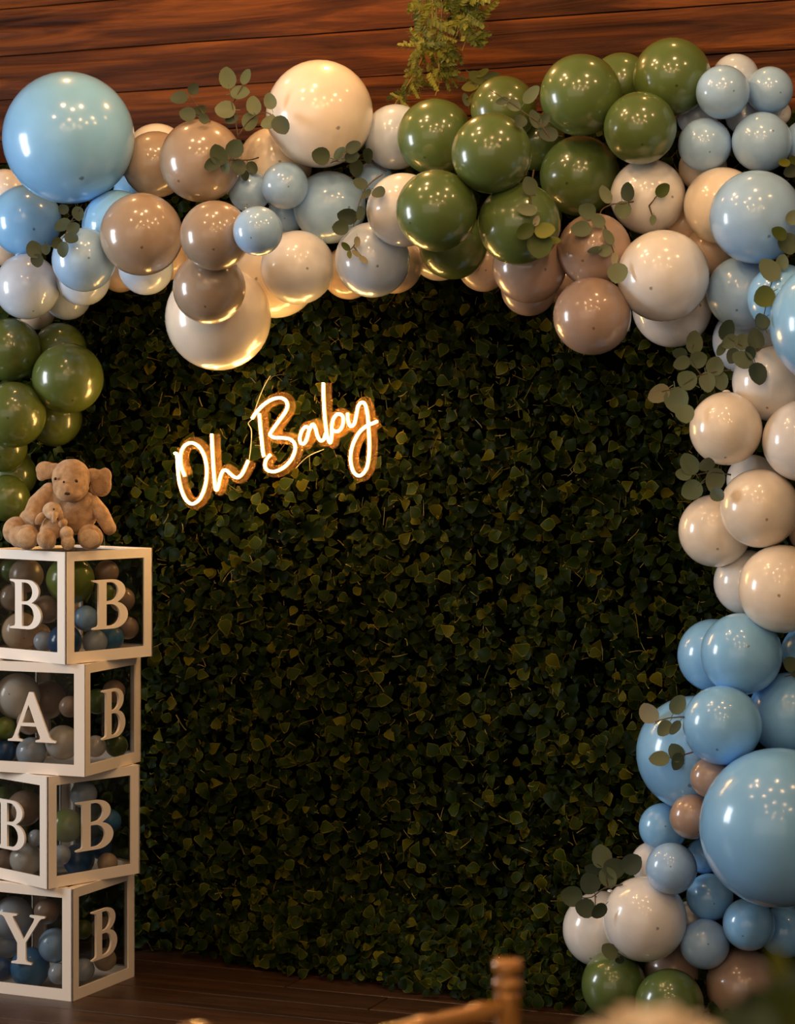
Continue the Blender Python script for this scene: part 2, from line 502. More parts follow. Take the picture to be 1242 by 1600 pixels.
# ------------------------------------------------------------------ balloons of the garland
# (column, row, pixel radius, colour, layer back..front, label)
GAR = [
    # --- upper left
    (107, 215, 103, 'sky', 3, 'huge sky blue balloon at the top left end of the arch'),
    (245, 243, 50, 'white', 0, 'white balloon whose rim peeks out above the taupe balloon beside the huge blue one'),
    (243, 257, 52, 'taupe', 1, 'taupe balloon touching the right side of the huge top left blue balloon'),
    (314, 251, 65, 'taupe', 3, 'large taupe balloon with dark leaves on its right edge, upper left'),
    (221, 366, 65, 'taupe', 4, 'large taupe balloon low between the huge blue balloon and the taupe pair'),
    (336, 368, 55, 'taupe', 5, 'taupe balloon left of the small bright blue balloon pair'),
    (327, 450, 57, 'taupe', 3, 'taupe balloon covering the top of the big hanging cream balloon'),
    (341, 496, 83, 'cream', 2, 'big cream balloon hanging lowest above the neon word Oh'),
    (430, 428, 69, 'cream', 1, 'cream balloon half hidden behind the pinkish white balloon right of the lowest one'),
    (465, 418, 58, 'white', 3, 'pinkish white balloon below the small blue pair, over the cream one'),
    (499, 178, 84, 'cream', 2, 'big cream balloon rising highest against the plank wall'),
    (430, 256, 58, 'cream', 1, 'warm cream balloon tucked between leaves left below the highest cream balloon'),
    (445, 290, 37, 'ice', 6, 'upper of the two small pale blue balloons in front, left of centre'),
    (403, 361, 39, 'ice', 7, 'lower of the two small pale blue balloons in front, left of centre'),
    (390, 299, 33, 'ice', 2, 'small blue grey balloon behind the left of the small blue pair'),
    (447, 336, 30, 'ice', 2, 'small shaded blue balloon between the small blue pair and the greyish one'),
    (515, 324, 57, 'ice', 2, 'greyish blue balloon with a leafy stem down its right side'),
    (582, 406, 59, 'mist', 2, 'misty grey blue balloon hanging low left of the dark green ones'),
    (618, 214, 51, 'mist', 1, 'pearly white balloon under the tip of the hanging vine'),
    (630, 328, 58, 'white', 2, 'pearly white balloon left of the lowest bright green balloon'),
    (585, 284, 32, 'ice', 0, 'small blue balloon glimpsed behind the leafy stem in the middle'),
    (686, 394, 45, 'cream', 0, 'cream balloon edge under the lowest dark green balloon'),
    (615, 414, 45, 'peach', 0, 'tan balloon edge right below the misty grey blue balloon'),
    (545, 426, 42, 'peach', 0, 'dim tan balloon left below the misty grey blue balloon'),
    # --- left edge
    (40, 345, 56, 'sky', 1, 'blue balloon at the left edge under the huge blue one'),
    (184, 353, 56, 'sky', 2, 'blue balloon wedged between dark leaves and the low taupe balloon'),
    (205, 300, 28, 'sky', 0, 'sliver of blue balloon between the huge blue and upper taupe balloons'),
    (131, 406, 50, 'ice', 2, 'grey blue balloon below the dark leaf stem near the left edge'),
    (42, 448, 51, 'mist', 4, 'pale grey blue balloon at the left edge above the green ones'),
    (130, 436, 42, 'mist', 1, 'grey white balloon peeking out below the grey blue one at left'),
    (105, 462, 38, 'mist', 0, 'lowest grey balloon right of the pale one at the left edge'),
    (188, 425, 32, 'peach', 0, 'tan balloon glimpsed left below the low taupe balloon'),
    (228, 418, 43, 'mist', 1, 'grey balloon curving out under the low taupe balloon'),
    (262, 400, 38, 'peach', 0, 'tan balloon edge between the low taupe balloon and its lower right neighbour'),
    (8, 302, 38, 'white', 0, 'pinkish white balloon at the left edge beside the huge blue one'),
    (14, 386, 32, 'peach', 0, 'tan balloon at the left edge between two blue ones'),
    (58, 486, 29, 'peach', 0, 'tan balloon showing below the pale one at left, above the greens'),
    # --- green cluster, left
    (14, 546, 50, 'olive', 2, 'top green balloon of the left cluster, cut by the left edge'),
    (94, 545, 41, 'olive', 1, 'dark green balloon behind the top of the left green cluster'),
    (106, 591, 56, 'olive', 3, 'large green balloon furthest right in the left green cluster'),
    (20, 648, 52, 'olive', 4, 'green balloon cut by the left edge, above the plush toy'),
    (85, 655, 43, 'olive', 2, 'green balloon below the furthest right one, above the plush head'),
    (5, 700, 38, 'olive', 2, 'green balloon at the left edge level with the plush ears'),
    (20, 742, 38, 'olive', 1, 'shaded green balloon left of the plush head'),
    (10, 778, 37, 'olive', 1, 'lowest shaded green balloon left behind the plush back'),
    # --- greens, top right
    (680, 214, 60, 'green', 3, 'green balloon under the hanging vine'),
    (768, 240, 63, 'green', 4, 'green balloon right of the one under the vine'),
    (682, 329, 64, 'green', 4, 'lower left bright green balloon of the central green cluster'),
    (708, 383, 54, 'green', 1, 'green balloon hanging below the lower left bright green one'),
    (811, 350, 65, 'green', 3, 'dark green balloon with pale leaves across its front'),
    (906, 275, 63, 'green', 2, 'dark green balloon under the upper right green pair'),
    (907, 148, 64, 'green', 4, 'large green balloon with window glint above the dark green one'),
    (970, 130, 48, 'green', 1, 'green balloon mostly hidden between the two topmost green balloons'),
    (1050, 120, 61, 'green', 2, 'topmost green balloon left of the small pale blue bunch'),
    (1000, 200, 57, 'green', 4, 'green balloon left of the small blue bunch, below the topmost one'),
    (787, 170, 52, 'olive', 1, 'dusty green balloon behind leaves, top centre'),
    (838, 222, 45, 'green', 0, 'dark green balloon glimpsed behind leaves between the central greens'),
    # --- taupe, right of centre
    (827, 416, 58, 'mocha', 2, 'brown taupe balloon below the leaf covered dark green balloon'),
    (826, 450, 44, 'mocha', 1, 'small brown balloon lip under the taupe balloon right of centre'),
    (929, 391, 58, 'mocha', 3, 'brown taupe balloon behind a long leafy stem, right of centre'),
    (925, 494, 61, 'mocha', 4, 'lowest taupe balloon of the arch, right of the middle'),
    (884, 442, 35, 'mocha', 0, 'brown balloon glimpsed between the taupe trio right of centre'),
    (755, 416, 40, 'peach', 0, 'dim tan balloon between the low green and brown balloons'),
    # --- whites, right shoulder
    (1012, 307, 59, 'white', 3, 'white balloon with two loose leaves lying on it'),
    (1036, 431, 72, 'white', 4, 'large white balloon with a leaf pressed into its left side'),
    (1050, 481, 62, 'white', 1, 'white balloon hanging under the large leaf pressed one'),
    (1128, 321, 60, 'cream', 1, 'cream balloon left behind the large pale blue balloon, right shoulder'),
    (1098, 262, 38, 'cream', 0, 'small cream balloon under the small pale blue bunch'),
    (1068, 350, 30, 'peach', 0, 'tan balloon glimpsed between the two white shoulder balloons'),
    (1108, 392, 38, 'peach', 0, 'tan balloon left below the large pale blue shoulder balloon'),
    # --- small blue bunch, top right
    (1129, 144, 42, 'ice', 4, 'front upper balloon of the small pale blue bunch'),
    (1202, 141, 37, 'ice', 3, 'upper right balloon of the small pale blue bunch'),
    (1149, 121, 37, 'mist', 1, 'topmost whitish balloon behind the small pale blue bunch'),
    (1090, 181, 33, 'mist', 1, 'small grey balloon between topmost green and small pale blue ones'),
    (1101, 226, 42, 'ice', 4, 'lower left balloon of the small pale blue bunch, dark dot at its foot'),
    (1190, 222, 47, 'ice', 3, 'lower right and largest balloon of the small pale blue bunch'),
    (1160, 182, 27, 'mist', 0, 'tiny grey balloon in the middle of the small pale blue bunch'),
    (1216, 177, 20, 'white', 1, 'tiny white balloon at the right of the small blue bunch'),
    (1262, 226, 40, 'ice', 2, 'small blue balloon cut by the right edge near the top'),
    # --- right shoulder blues
    (1181, 339, 73, 'ice', 4, 'large pale blue balloon under the small blue bunch at right'),
    (1162, 457, 58, 'ice', 2, 'grey blue balloon below the large pale blue one at right'),
    (1222, 466, 54, 'sky', 3, 'bright blue balloon behind hanging leaves at the right edge'),
    (1304, 506, 101, 'sky', 5, 'huge blue balloon cut by the right edge, upper half'),
    # --- right column, whites
    (1166, 532, 53, 'mist', 1, 'translucent white balloon behind the dense leaf bunch at right'),
    (1205, 597, 61, 'white', 2, 'white balloon below the dense leaf bunch at right'),
    (1134, 670, 57, 'cream', 4, 'cream balloon at the upper left of the right white column'),
    (1255, 689, 64, 'white', 3, 'white balloon cut by the right edge beside the upper left cream one'),
    (1175, 750, 40, 'white', 1, 'white balloon glimpsed between cream balloons beside grey leaves'),
    (1187, 794, 62, 'cream', 5, 'largest front cream balloon in the middle of the right column'),
    (1117, 829, 57, 'cream', 3, 'cream balloon furthest left in the right column'),
    (1264, 832, 32, 'peach', 1, 'peach balloon sliver at the right edge, middle height'),
    (1166, 910, 51, 'white', 2, 'white balloon left behind the lowest cream balloon of the right column'),
    (1222, 920, 69, 'cream', 4, 'lowest cream balloon of the right column, resting on the blue ones'),
    # --- right column, blues
    (1115, 1024, 57, 'sky', 2, 'blue balloon furthest left just below the white column'),
    (1158, 1022, 64, 'sky', 3, 'large blue balloon just below the lowest cream one'),
    (1265, 1020, 45, 'sky', 1, 'blue balloon at the right edge below the lowest cream one'),
    (1128, 1133, 62, 'sky', 4, 'blue balloon above the small taupe pair'),
    (1235, 1116, 66, 'sky', 4, 'blue balloon at the right edge above the huge lower one'),
    (1084, 1177, 90, 'sky', 1, 'big blue balloon behind two leaf sprigs, left side of the column'),
    (1110, 1215, 32, 'mocha', 3, 'upper of the two small taupe balloons beside the huge lower blue one'),
    (1081, 1276, 35, 'mocha', 4, 'lower of the two small taupe balloons beside the huge lower blue one'),
    (1216, 1293, 124, 'sky', 5, 'huge blue balloon in the lower right corner region'),
    (1036, 1293, 38, 'sky', 3, 'small blue balloon left of the lower small taupe one'),
    (1020, 1350, 35, 'white', 1, 'small white balloon behind the little blue ones at lower right'),
    (1049, 1357, 40, 'ice', 5, 'small pale blue balloon above the big lower white one'),
    (1100, 1337, 28, 'sky', 3, 'tiny blue balloon squeezed against the huge lower blue one'),
    (1109, 1402, 37, 'sky', 4, 'small blue balloon just under the left of the huge lower one'),
    (1170, 1444, 41, 'sky', 3, 'small shaded blue balloon under the bottom of the huge lower one'),
    (1101, 1475, 39, 'ice', 5, 'lowest small pale blue balloon right of the big white one'),
    (1226, 1456, 41, 'sky', 2, 'dim blue balloon at the right edge near the bottom'),
    # --- right column, bottom
    (1007, 1436, 66, 'white', 4, 'big white balloon in front near the bottom right'),
    (937, 1452, 58, 'white', 2, 'white balloon under the grey leaf sprig at the foot of the column'),
    (1078, 1438, 30, 'white', 1, 'small white balloon glimpsed between the little blue ones near the bottom'),
    (1050, 1520, 45, 'mocha', 2, 'taupe balloon behind the bottom green pair'),
    (959, 1540, 51, 'green', 4, 'left green balloon of the bottom pair'),
    (1046, 1568, 54, 'green', 5, 'right green balloon of the bottom pair, lowest in view'),
    (947, 1612, 41, 'green', 3, 'green balloon cut by the bottom edge under the left one of the pair'),
    (1163, 1542, 60, 'mocha', 4, 'large dusky taupe balloon at the bottom right behind blurred leaves'),
]

# balloon meshes: a latex body and its knot
def balloon_profile():
    prof = []
    for i in range(1, 22):
        a = math.pi * i / 22
        z = math.cos(a); r = math.sin(a)
        if z < 0:
            z *= 1.0 + 0.10 * (-z) ** 3
            r *= 1.0 - 0.05 * (-z) ** 2
        prof.append((r, z))
    return prof


def balloon_mesh(name, mat):
    prof = balloon_profile(); seg = 40
    v = [(0, 0, 1.0)]; f = []
    for r, z in prof:
        for k in range(seg):
            a = 2 * math.pi * k / seg
            v.append((r * math.cos(a), r * math.sin(a), z))
    v.append((0, 0, -1.1))
    n = len(prof)
    for k in range(seg):
        k2 = (k + 1) % seg
        f.append((0, 1 + k, 1 + k2))
        for i in range(n - 1):
            a = 1 + i * seg
            f.append((a + k, a + seg + k, a + seg + k2, a + k2))
        a = 1 + (n - 1) * seg
        f.append((a + k, len(v) - 1, a + k2))
    m = mesh(name, v, f, True)
    m.materials.append(mat)
    return m


BM, KM = {}, {}
for k in BC:
    BM[k] = balloon_mesh('balloon_' + k, M['b_' + k])
    q = lathe('knot_' + k, [(0.13, -1.06), (0.07, -1.12), (0.055, -1.15), (0.085, -1.18), (0.06, -1.21), (0.10, -1.27), (0.12, -1.29)], 10)
    q.materials.append(M['b_' + k]); KM[k] = q


def make_balloon(c, R_, col, label, group, axis, knot=True, squash=1.0):
    o = link('balloon', BM[col])
    q = Vector((0, 0, 1)).rotation_difference(Vector(axis).normalized())
    o.rotation_mode = 'QUATERNION'
    o.rotation_quaternion = q @ Quaternion((0, 0, 1), random.uniform(0, 6.28))
    o.location = c
    o.scale = (R_, R_, R_ * squash)
    tag(o, label, 'balloon', group)
    if knot:
        kn = link('knot', KM[col], o)
    return o


PLC = []
SPH = []   # placed spheres (centre, radius)
for it in sorted(range(len(GAR)), key=lambda i: (GAR[i][4], i)):
    px, py, rp, colr, lay, lab = GAR[it]
    D = hedge_D(px) + 0.3
    nrm = math.sqrt(1.16)
    while True:
        c = P(px, py, D)
        Rw = rp * D / F
        ok = (HD - 0.4 * c.x - c.y) / nrm >= 0.95 * Rw + 0.05
        if ok:
            for (c2, r2, px2, py2, rp2, lay2) in PLC:
                if (c - c2).length < 0.93 * (Rw + r2) or (lay2 < lay and c.y > c2.y - 0.2 * r2 and math.hypot(px - px2, py - py2) < 0.93 * (rp + rp2)):
                    # only balloons behind may block; push on towards the viewer
                    ok = False
                    break
        if ok: break
        D -= 0.008
        if D < 4.9: break
    SPH.append((c, Rw)); PLC.append((c, Rw, px, py, rp, lay))
    ax = Vector((random.gauss(0.05, 0.42), -1, random.gauss(-0.4, 0.42)))
    make_balloon(c, Rw, colr, lab, 'balloons of the garland', ax, True, 1.0)


def front_depth(px, py, pad=0.012):
    """distance of the first balloon or hedge surface in that pixel direction, less pad"""
    d = Vector(((px - CX) / F, 1.0, -(py - HY) / F))
    best = hedge_D(px, 0.05)
    o = Vector((0, 0, CH))
    A = d.dot(d)
    for c, r_ in SPH:
        oc = o - c
        b = oc.dot(d)
        disc = b * b - A * (oc.dot(oc) - (r_ * 1.0) ** 2)
        if disc > 0:
            t = (-b - math.sqrt(disc)) / A
            if t < best: best = t
    return best - pad


# ------------------------------------------------------------------ eucalyptus sprigs
def euc_mat(name, c, c2):
    m = principled(name, c, 0.55, Specular_IOR_Level=0.35)
    b = m.node_tree.nodes['Principled BSDF']
    oi = nd(m, 'ShaderNodeObjectInfo')
    r = ramp(m, [(0.0, c), (1.0, c2)])
    lk(m, oi.outputs['Random'], r.inputs[0]); lk(m, r.outputs[0], b.inputs['Base Color'])
    return m


M['euc'] = euc_mat('eucalyptus_leaf', (0.085, 0.115, 0.055), (0.15, 0.17, 0.085))
M['euc_dark'] = euc_mat('eucalyptus_dark_leaf', (0.030, 0.046, 0.026), (0.060, 0.080, 0.036))
M['euc_pale'] = euc_mat('eucalyptus_pale_leaf', (0.24, 0.22, 0.12), (0.34, 0.30, 0.18))
M['stem'] = principled('eucalyptus_stem', (0.09, 0.055, 0.025), 0.6)
M['fern'] = euc_mat('fern_leaf', (0.035, 0.060, 0.005), (0.19, 0.19, 0.018))


def euc_leaf_mesh(name, mat, wid):
    """round leaf with a short stalk, cupped, 1 unit = half length, centred"""
    v, f = [], []
    n = 14
    for k in range(n):
        a = 2 * math.pi * k / n
        y = math.sin(a); x = math.cos(a) * wid * (1.0 - 0.12 * y)
        if k == n // 4 or abs(y) > 0.99: y *= 1.06
        v.append((x, y, 0.18 * (x * x + 0.3 * y * y)))
    for k in range(n):
        a = 2 * math.pi * k / n
        y = math.sin(a) * 0.5; x = math.cos(a) * wid * 0.5
        v.append((x, y, 0.04 * abs(x) - 0.02))
    v.append((0, 0, -0.04))
    for k in range(n):
        k2 = (k + 1) % n
        f.append((k, k2, n + k2, n + k)); f.append((n + k, n + k2, 2 * n))
    b = len(v)
    v += [(-0.04, -0.95, 0.06), (0.04, -0.95, 0.06), (0.03, -1.45, -0.02), (-0.03, -1.45, -0.02)]
    f.append((b, b + 3, b + 2, b + 1))
    m = mesh(name, v, f, True); m.materials.append(mat)
    return m


EL = {(k, w): euc_leaf_mesh('sprig_leaf', M[k], w) for k in ('euc', 'euc_dark', 'euc_pale', 'fern') for w in (0.6, 0.8, 0.95)}


def sprig(label, stems, leaves, mat='euc', name='eucalyptus_sprig', spread=0.16, pad=0.014, depth=None):
    """stems: list of pixel polylines; leaves: (px, py, r[, mat[, wid]])"""
    ds = []
    for l in leaves:
        r0 = l[2] * 0.9
        ds.append(depth if depth else min(front_depth(l[0] + ox * r0, l[1] + oy * r0, pad) for ox, oy in ((0, 0), (1, 0), (-1, 0), (0, 1), (0, -1))))
    dmin = min(ds)
    base_px = stems[0][0]
    root = empty(name, P(base_px[0], base_px[1], min(max(front_depth(*base_px, pad), dmin), dmin + spread)))
    tag(root, label, 'leaf sprig', 'leaf sprigs tucked into the garland')
    inv = root.location.copy()
    spts = []
    for s in stems:
        pts = []
        for (x, y) in s:
            dd = depth if depth else front_depth(x, y, pad * 0.6)
            pts.append(P(x, y, min(max(dd, dmin - 0.01), dmin + spread)) - inv)
        pts = catmull(pts, 4) if len(pts) > 2 else pts
        n = len(pts)
        spts += pts
        link('stem', tube('stem', pts, [0.0023 - 0.0012 * i / max(1, n - 1) for i in range(n)], 5), root, M['stem'])
    for l, dd in zip(leaves, ds):
        x, y, r_ = l[:3]
        mt = l[3] if len(l) > 3 else mat
        wd = l[4] if len(l) > 4 else random.choice([0.8, 0.95])
        D = min(dd, dmin + spread)
        c = P(x, y, D) - inv
        near = min(spts, key=lambda q: (q - c).length)
        dirv = (c - near); dirv.y *= 0.2
        if dirv.length < 0.004: dirv = Vector((random.uniform(-1, 1), 0, random.uniform(-1, 1)))
        ydir = dirv.normalized()
        z = Vector((random.gauss(-0.05, 0.24), -1, random.gauss(0.12, 0.24)))
        z = (z - ydir * z.dot(ydir)).normalized()
        xdir = ydir.cross(z).normalized()
        mt3 = Matrix((xdir, ydir, z)).transposed().to_4x4()
        o = link('leaf', EL[(mt, wd)], root)
        o.matrix_local = Matrix.Translation(c) @ mt3 @ Matrix.Scale(r_ * D / F * 1.08, 4)
    return root


sprig('large grey green leaf sprig standing up against the wall left of the highest cream balloon',
      [[(372, 214), (368, 190), (363, 165), (357, 132)], [(372, 212), (392, 186), (416, 176), (432, 188)], [(365, 160), (380, 130)]],
      [(355, 122, 16, 'euc', 0.8), (384, 120, 12, 'euc', 0.6), (375, 145, 14), (352, 172, 15), (396, 165, 14), (391, 190, 14), (422, 158, 12), (421, 192, 13), (439, 196, 16, 'euc_dark', 0.8), (362, 186, 10, 'euc_dark', 0.8)], pad=0.03)
sprig('thin leaf sprig against the wall above the upper taupe balloons',
      [[(328, 190), (312, 170), (296, 150)]],
      [(280, 153, 13), (293, 179, 12), (302, 139, 9), (313, 172, 9), (318, 186, 8)], mat='euc_dark', pad=0.03)
sprig('dark leaf sprig on the right edge of the large upper taupe balloon',
      [[(404, 246), (390, 250), (366, 250), (345, 250)]],
      [(367, 232, 14), (341, 242, 16), (331, 257, 12), (373, 261, 12), (394, 262, 10), (383, 274, 8), (352, 262, 9)], mat='euc_dark')
sprig('dark leaf sprig lying across above the greyish blue balloon',
      [[(604, 268), (585, 258), (568, 250), (545, 254), (522, 252), (507, 264)]],
      [(501, 244, 14), (531, 240, 12), (552, 230, 12), (550, 245, 11), (576, 243, 12), (557, 263, 13)], mat='euc_dark')
sprig('dark leaf sprig hanging down the right side of the greyish blue balloon',
      [[(598, 272), (580, 285), (568, 300), (560, 322), (552, 354)]],
      [(563, 287, 11), (592, 301, 11), (573, 304, 10), (564, 333, 11), (543, 338, 15), (532, 356, 12)], mat='euc_dark')
sprig('tiny pale yellow leaf tuft on the misty grey blue balloon',
      [[(560, 372), (552, 385), (545, 392)], [(552, 385), (568, 405)]],
      [(540, 385, 8, 'fern', 0.6), (558, 378, 8, 'euc_pale', 0.6), (568, 406, 8, 'euc_pale', 0.6), (556, 396, 7, 'euc_pale', 0.6), (546, 398, 6, 'fern', 0.6)], mat='fern')
sprig('dark leaf sprig in front of the left edge blue balloons',
      [[(124, 328), (110, 347), (100, 370), (80, 385), (49, 396)]],
      [(98, 352, 13), (122, 334, 11), (115, 357, 10), (112, 372, 11), (99, 390, 12), (89, 380, 9), (72, 390, 9), (53, 390, 13), (58, 407, 10), (99, 327, 8)], mat='euc_dark')
sprig('leaf sprig in front of the dusty green balloon, top centre',
      [[(862, 222), (845, 195), (822, 178), (800, 162), (765, 140)]],
      [(830, 148, 16, 'euc', 0.6), (803, 164, 11), (836, 186, 14, 'euc_dark', 0.6), (813, 190, 12, 'euc_dark', 0.8), (857, 210, 14, 'euc_dark', 0.8), (850, 188, 12, 'euc_dark', 0.6), (785, 158, 10, 'euc_dark', 0.6)])
sprig('soft ferny tuft left behind the dusty green balloon',
      [[(765, 170), (752, 145), (745, 120)], [(752, 145), (728, 155)]],
      [(745, 122, 14, 'fern', 0.6), (758, 132, 16, 'fern', 0.6), (735, 135, 13, 'fern', 0.6), (768, 120, 12, 'fern', 0.6), (728, 156, 10, 'euc', 0.6), (742, 152, 12, 'fern', 0.6), (754, 114, 10, 'fern', 0.6)], depth=6.5)
sprig('pale leaf sprig across the front of the dark central green balloon',
      [[(834, 266), (829, 309), (836, 350), (847, 398)]],
      [(827, 290, 15), (823, 328, 15, 'euc', 0.6), (820, 362, 14, 'fern', 0.8), (843, 384, 20, 'fern', 0.95), (851, 360, 15, 'fern', 0.8), (863, 376, 12, 'fern', 0.6), (838, 345, 8, 'euc_pale', 0.6)])
sprig('long leafy stem between the taupe and the loose leaf white balloon',
      [[(990, 315), (972, 318), (954, 320), (938, 332), (946, 356), (958, 392), (964, 412)]],
      [(946, 304, 14, 'euc', 0.6), (917, 330, 13), (908, 358, 15), (934, 345, 12), (950, 370, 13, 'euc', 0.6), (929, 391, 11, 'euc_dark', 0.6), (960, 406, 11, 'euc_pale', 0.6), (965, 427, 16), (981, 300, 14, 'euc_dark', 0.8), (973, 328, 13), (945, 392, 10)])
sprig('pair of loose leaves lying on the upper white shoulder balloon',
      [[(1014, 322), (1020, 340)], [(1014, 322), (1028, 304)]],
      [(1035, 297, 12, 'fern', 0.8), (1020, 344, 8, 'euc', 0.6)])
sprig('leafy stem hanging over the right edge beside the pale blue shoulder balloon',
      [[(1246, 380), (1226, 408), (1206, 440), (1196, 480), (1190, 512)], [(1240, 388), (1226, 372)]],
      [(1239, 340, 11), (1217, 365, 13, 'fern', 0.8), (1231, 381, 16, 'euc_dark', 0.95), (1202, 422, 19), (1194, 464, 17, 'fern', 0.95), (1191, 503, 14, 'euc_dark', 0.8), (1222, 410, 12)])
sprig('small leaf tuft at the right edge on the small blue balloon',
      [[(1246, 262), (1228, 258)]],
      [(1225, 254, 10, 'fern', 0.6), (1237, 267, 13, 'euc_dark', 0.8), (1240, 250, 9, 'fern', 0.6)])
sprig('dense dark leaf bunch in front of the translucent white balloon',
      [[(1208, 538), (1182, 545), (1158, 540), (1132, 524)], [(1170, 545), (1178, 570)]],
      [(1135, 516, 16, 'euc_dark', 0.8), (1140, 534, 13), (1180, 531, 17), (1160, 562, 16), (1184, 584, 17, 'euc_dark', 0.8), (1145, 556, 12, 'euc_dark', 0.8), (1190, 503, 13, 'euc_dark', 0.8), (1159, 534, 12), (1126, 546, 10), (1172, 552, 11, 'euc_dark', 0.8)])
sprig('wide leaf sprig over the hedge with one pale leaf at its tip',
      [[(1142, 578), (1115, 582), (1090, 588), (1062, 604), (1034, 612)], [(1095, 586), (1080, 560), (1084, 538)]],
      [(1029, 615, 17, 'euc_pale', 0.8), (1057, 625, 19), (1070, 647, 15), (1073, 594, 15), (1065, 567, 13), (1105, 597, 15), (1126, 595, 14), (1084, 535, 17, 'euc', 0.8), (1091, 562, 13), (1117, 572, 14), (1062, 552, 11, 'euc_dark', 0.8)], pad=0.05)
sprig('grey leaf sprig left of the middle cream balloons',
      [[(1142, 742), (1112, 738), (1088, 742)], [(1112, 738), (1090, 760)]],
      [(1077, 725, 17), (1068, 741, 12), (1104, 725, 15), (1081, 766, 16), (1117, 750, 18), (1121, 773, 13, 'euc_dark', 0.8)], pad=0.04)
sprig('upper leaf sprig on the big blue balloon behind, one leaf over the hedge',
      [[(1068, 1120), (1044, 1122), (1024, 1128)]],
      [(1014, 1114, 16, 'euc_pale', 0.95), (1059, 1101, 15), (1038, 1138, 13), (1055, 1137, 12, 'euc_dark', 0.6)], pad=0.02)
sprig('lower three leaf sprig on the big blue balloon behind',
      [[(1086, 1174), (1066, 1180), (1043, 1184)]],
      [(1030, 1186, 15), (1056, 1176, 15), (1058, 1190, 13, 'euc_dark', 0.8)])
sprig('dark grey leaf sprig above the lower white balloons',
      [[(972, 1382), (944, 1388), (924, 1402), (905, 1402)], [(950, 1386), (945, 1360)], [(930, 1398), (930, 1420)]],
      [(939, 1338, 17), (927, 1358, 13, 'euc_dark', 0.8), (960, 1356, 17, 'euc_dark', 0.95), (987, 1350, 16, 'euc_dark', 0.95), (950, 1371, 16), (921, 1380, 16, 'euc_dark', 0.95), (893, 1400, 16, 'euc_dark', 0.95), (914, 1419, 15, 'euc_dark', 0.95), (936, 1423, 13, 'euc_dark', 0.8)], pad=0.04)
sprig('single green leaf under the big lower white balloon',
      [[(972, 1496), (962, 1490)]], [(952, 1486, 14, 'euc', 0.8), (968, 1500, 9, 'euc_dark', 0.6)])
sprig('single leaf on a twig at the right edge on the blue balloon',
      [[(1248, 1052), (1226, 1057)], [(1248, 1052), (1240, 1042)]], [(1236, 1038, 14, 'euc', 0.8), (1246, 1052, 9, 'euc_dark', 0.6)])

# ------------------------------------------------------------------ hanging fern vine
def frond_mesh(name, n=7):
    v, f = [], []
    for i in range(n):
        t = i / (n - 1)
        y = t
        for s in (-1, 1):
            L = (0.50 - 0.26 * t) * random.uniform(0.8, 1.15); w = 0.11
            dx, dy = s * 0.75, 0.66
            b = len(v)
            z = random.uniform(-0.1, 0.12)
            v += [(0, y, 0), (dx * L * 0.5 - dy * w, y + dy * L * 0.5 + s * dx * w, z * 0.5 + 0.03), (dx * L, y + dy * L, z), (dx * L * 0.5 + dy * w, y + dy * L * 0.5 - s * dx * w, z * 0.5 + 0.03)]
            f.append((b, b + 1, b + 2, b + 3))
    b = len(v)
    v += [(-0.018, 0, 0), (0.018, 0, 0), (0.008, 1.05, 0), (-0.008, 1.05, 0), (0, 0, -0.03), (0, 1.05, -0.01)]
    f += [(b, b + 1, b + 2, b + 3), (b + 1, b + 4, b + 5, b + 2), (b + 4, b, b + 3, b + 5)]
    m = mesh(name, v, f, False); m.materials.append(M['fern'])
    return m


FR = [frond_mesh('frond') for _ in range(5)]
M['vine_stem'] = principled('vine_stem', (0.30, 0.17, 0.04), 0.5)
VD = 6.36
vine = empty('hanging_vine', P(705, -260, VD))
tag(vine, 'green fern vine hanging from above in front of the plank wall', 'vine')
inv = vine.location.copy()
vstems = [[(728, -260), (722, 0), (712, 35), (700, 68), (692, 95)], [(712, -260), (713, 10), (716, 45), (710, 62)], [(672, -260), (676, 10), (672, 50), (662, 85), (650, 110), (632, 140), (614, 168), (604, 192)],
          [(690, -260), (690, 20), (688, 60), (686, 105), (687, 125), (680, 150)], [(745, -260), (742, 10), (732, 50), (722, 80)]]
for s in vstems:
    pts = catmull([P(x, y, VD + random.uniform(-0.03, 0.03)) - inv for x, y in s], 5)
    link('stem', tube('vine_stem', pts, 0.0018, 5), vine, M['vine_stem'])
spots = []
for i in range(60): spots.append((random.uniform(648, 762), random.uniform(-255, -20), random.uniform(17, 27)))
for i in range(56): spots.append((random.uniform(652, 752), random.uniform(-25, 40), random.uniform(17, 27)))
for i in range(38): spots.append((random.uniform(655, 745), random.uniform(35, 85), random.uniform(14, 22)))
for i in range(30): spots.append((random.uniform(652, 705), random.uniform(80, 122), random.uniform(13, 20)))
for i in range(22):
    t = random.random(); spots.append((655 - 50 * t + random.uniform(-8, 8), 105 + 85 * t + random.uniform(-6, 6), random.uniform(9, 15)))
for x, y, r_ in spots:
    if y > 40 and 712 < x < 735 and random.random() < 0.5: continue
    o = link('frond', random.choice(FR), vine)
    c = P(x, y, VD + random.uniform(-0.05, 0.05)) - inv
    ydir = Vector((random.gauss(0.0, 0.8), random.gauss(-0.2, 0.4), random.gauss(-0.6, 0.6))).normalized()
    z = Vector((random.gauss(0, 0.4), -1, random.gauss(0.2, 0.4))); z = (z - ydir * z.dot(ydir)).normalized()
    mt3 = Matrix((ydir.cross(z).normalized(), ydir, z)).transposed().to_4x4()
    o.matrix_local = Matrix.Translation(c) @ mt3 @ Matrix.Scale(r_ * VD / F * 1.6, 4)

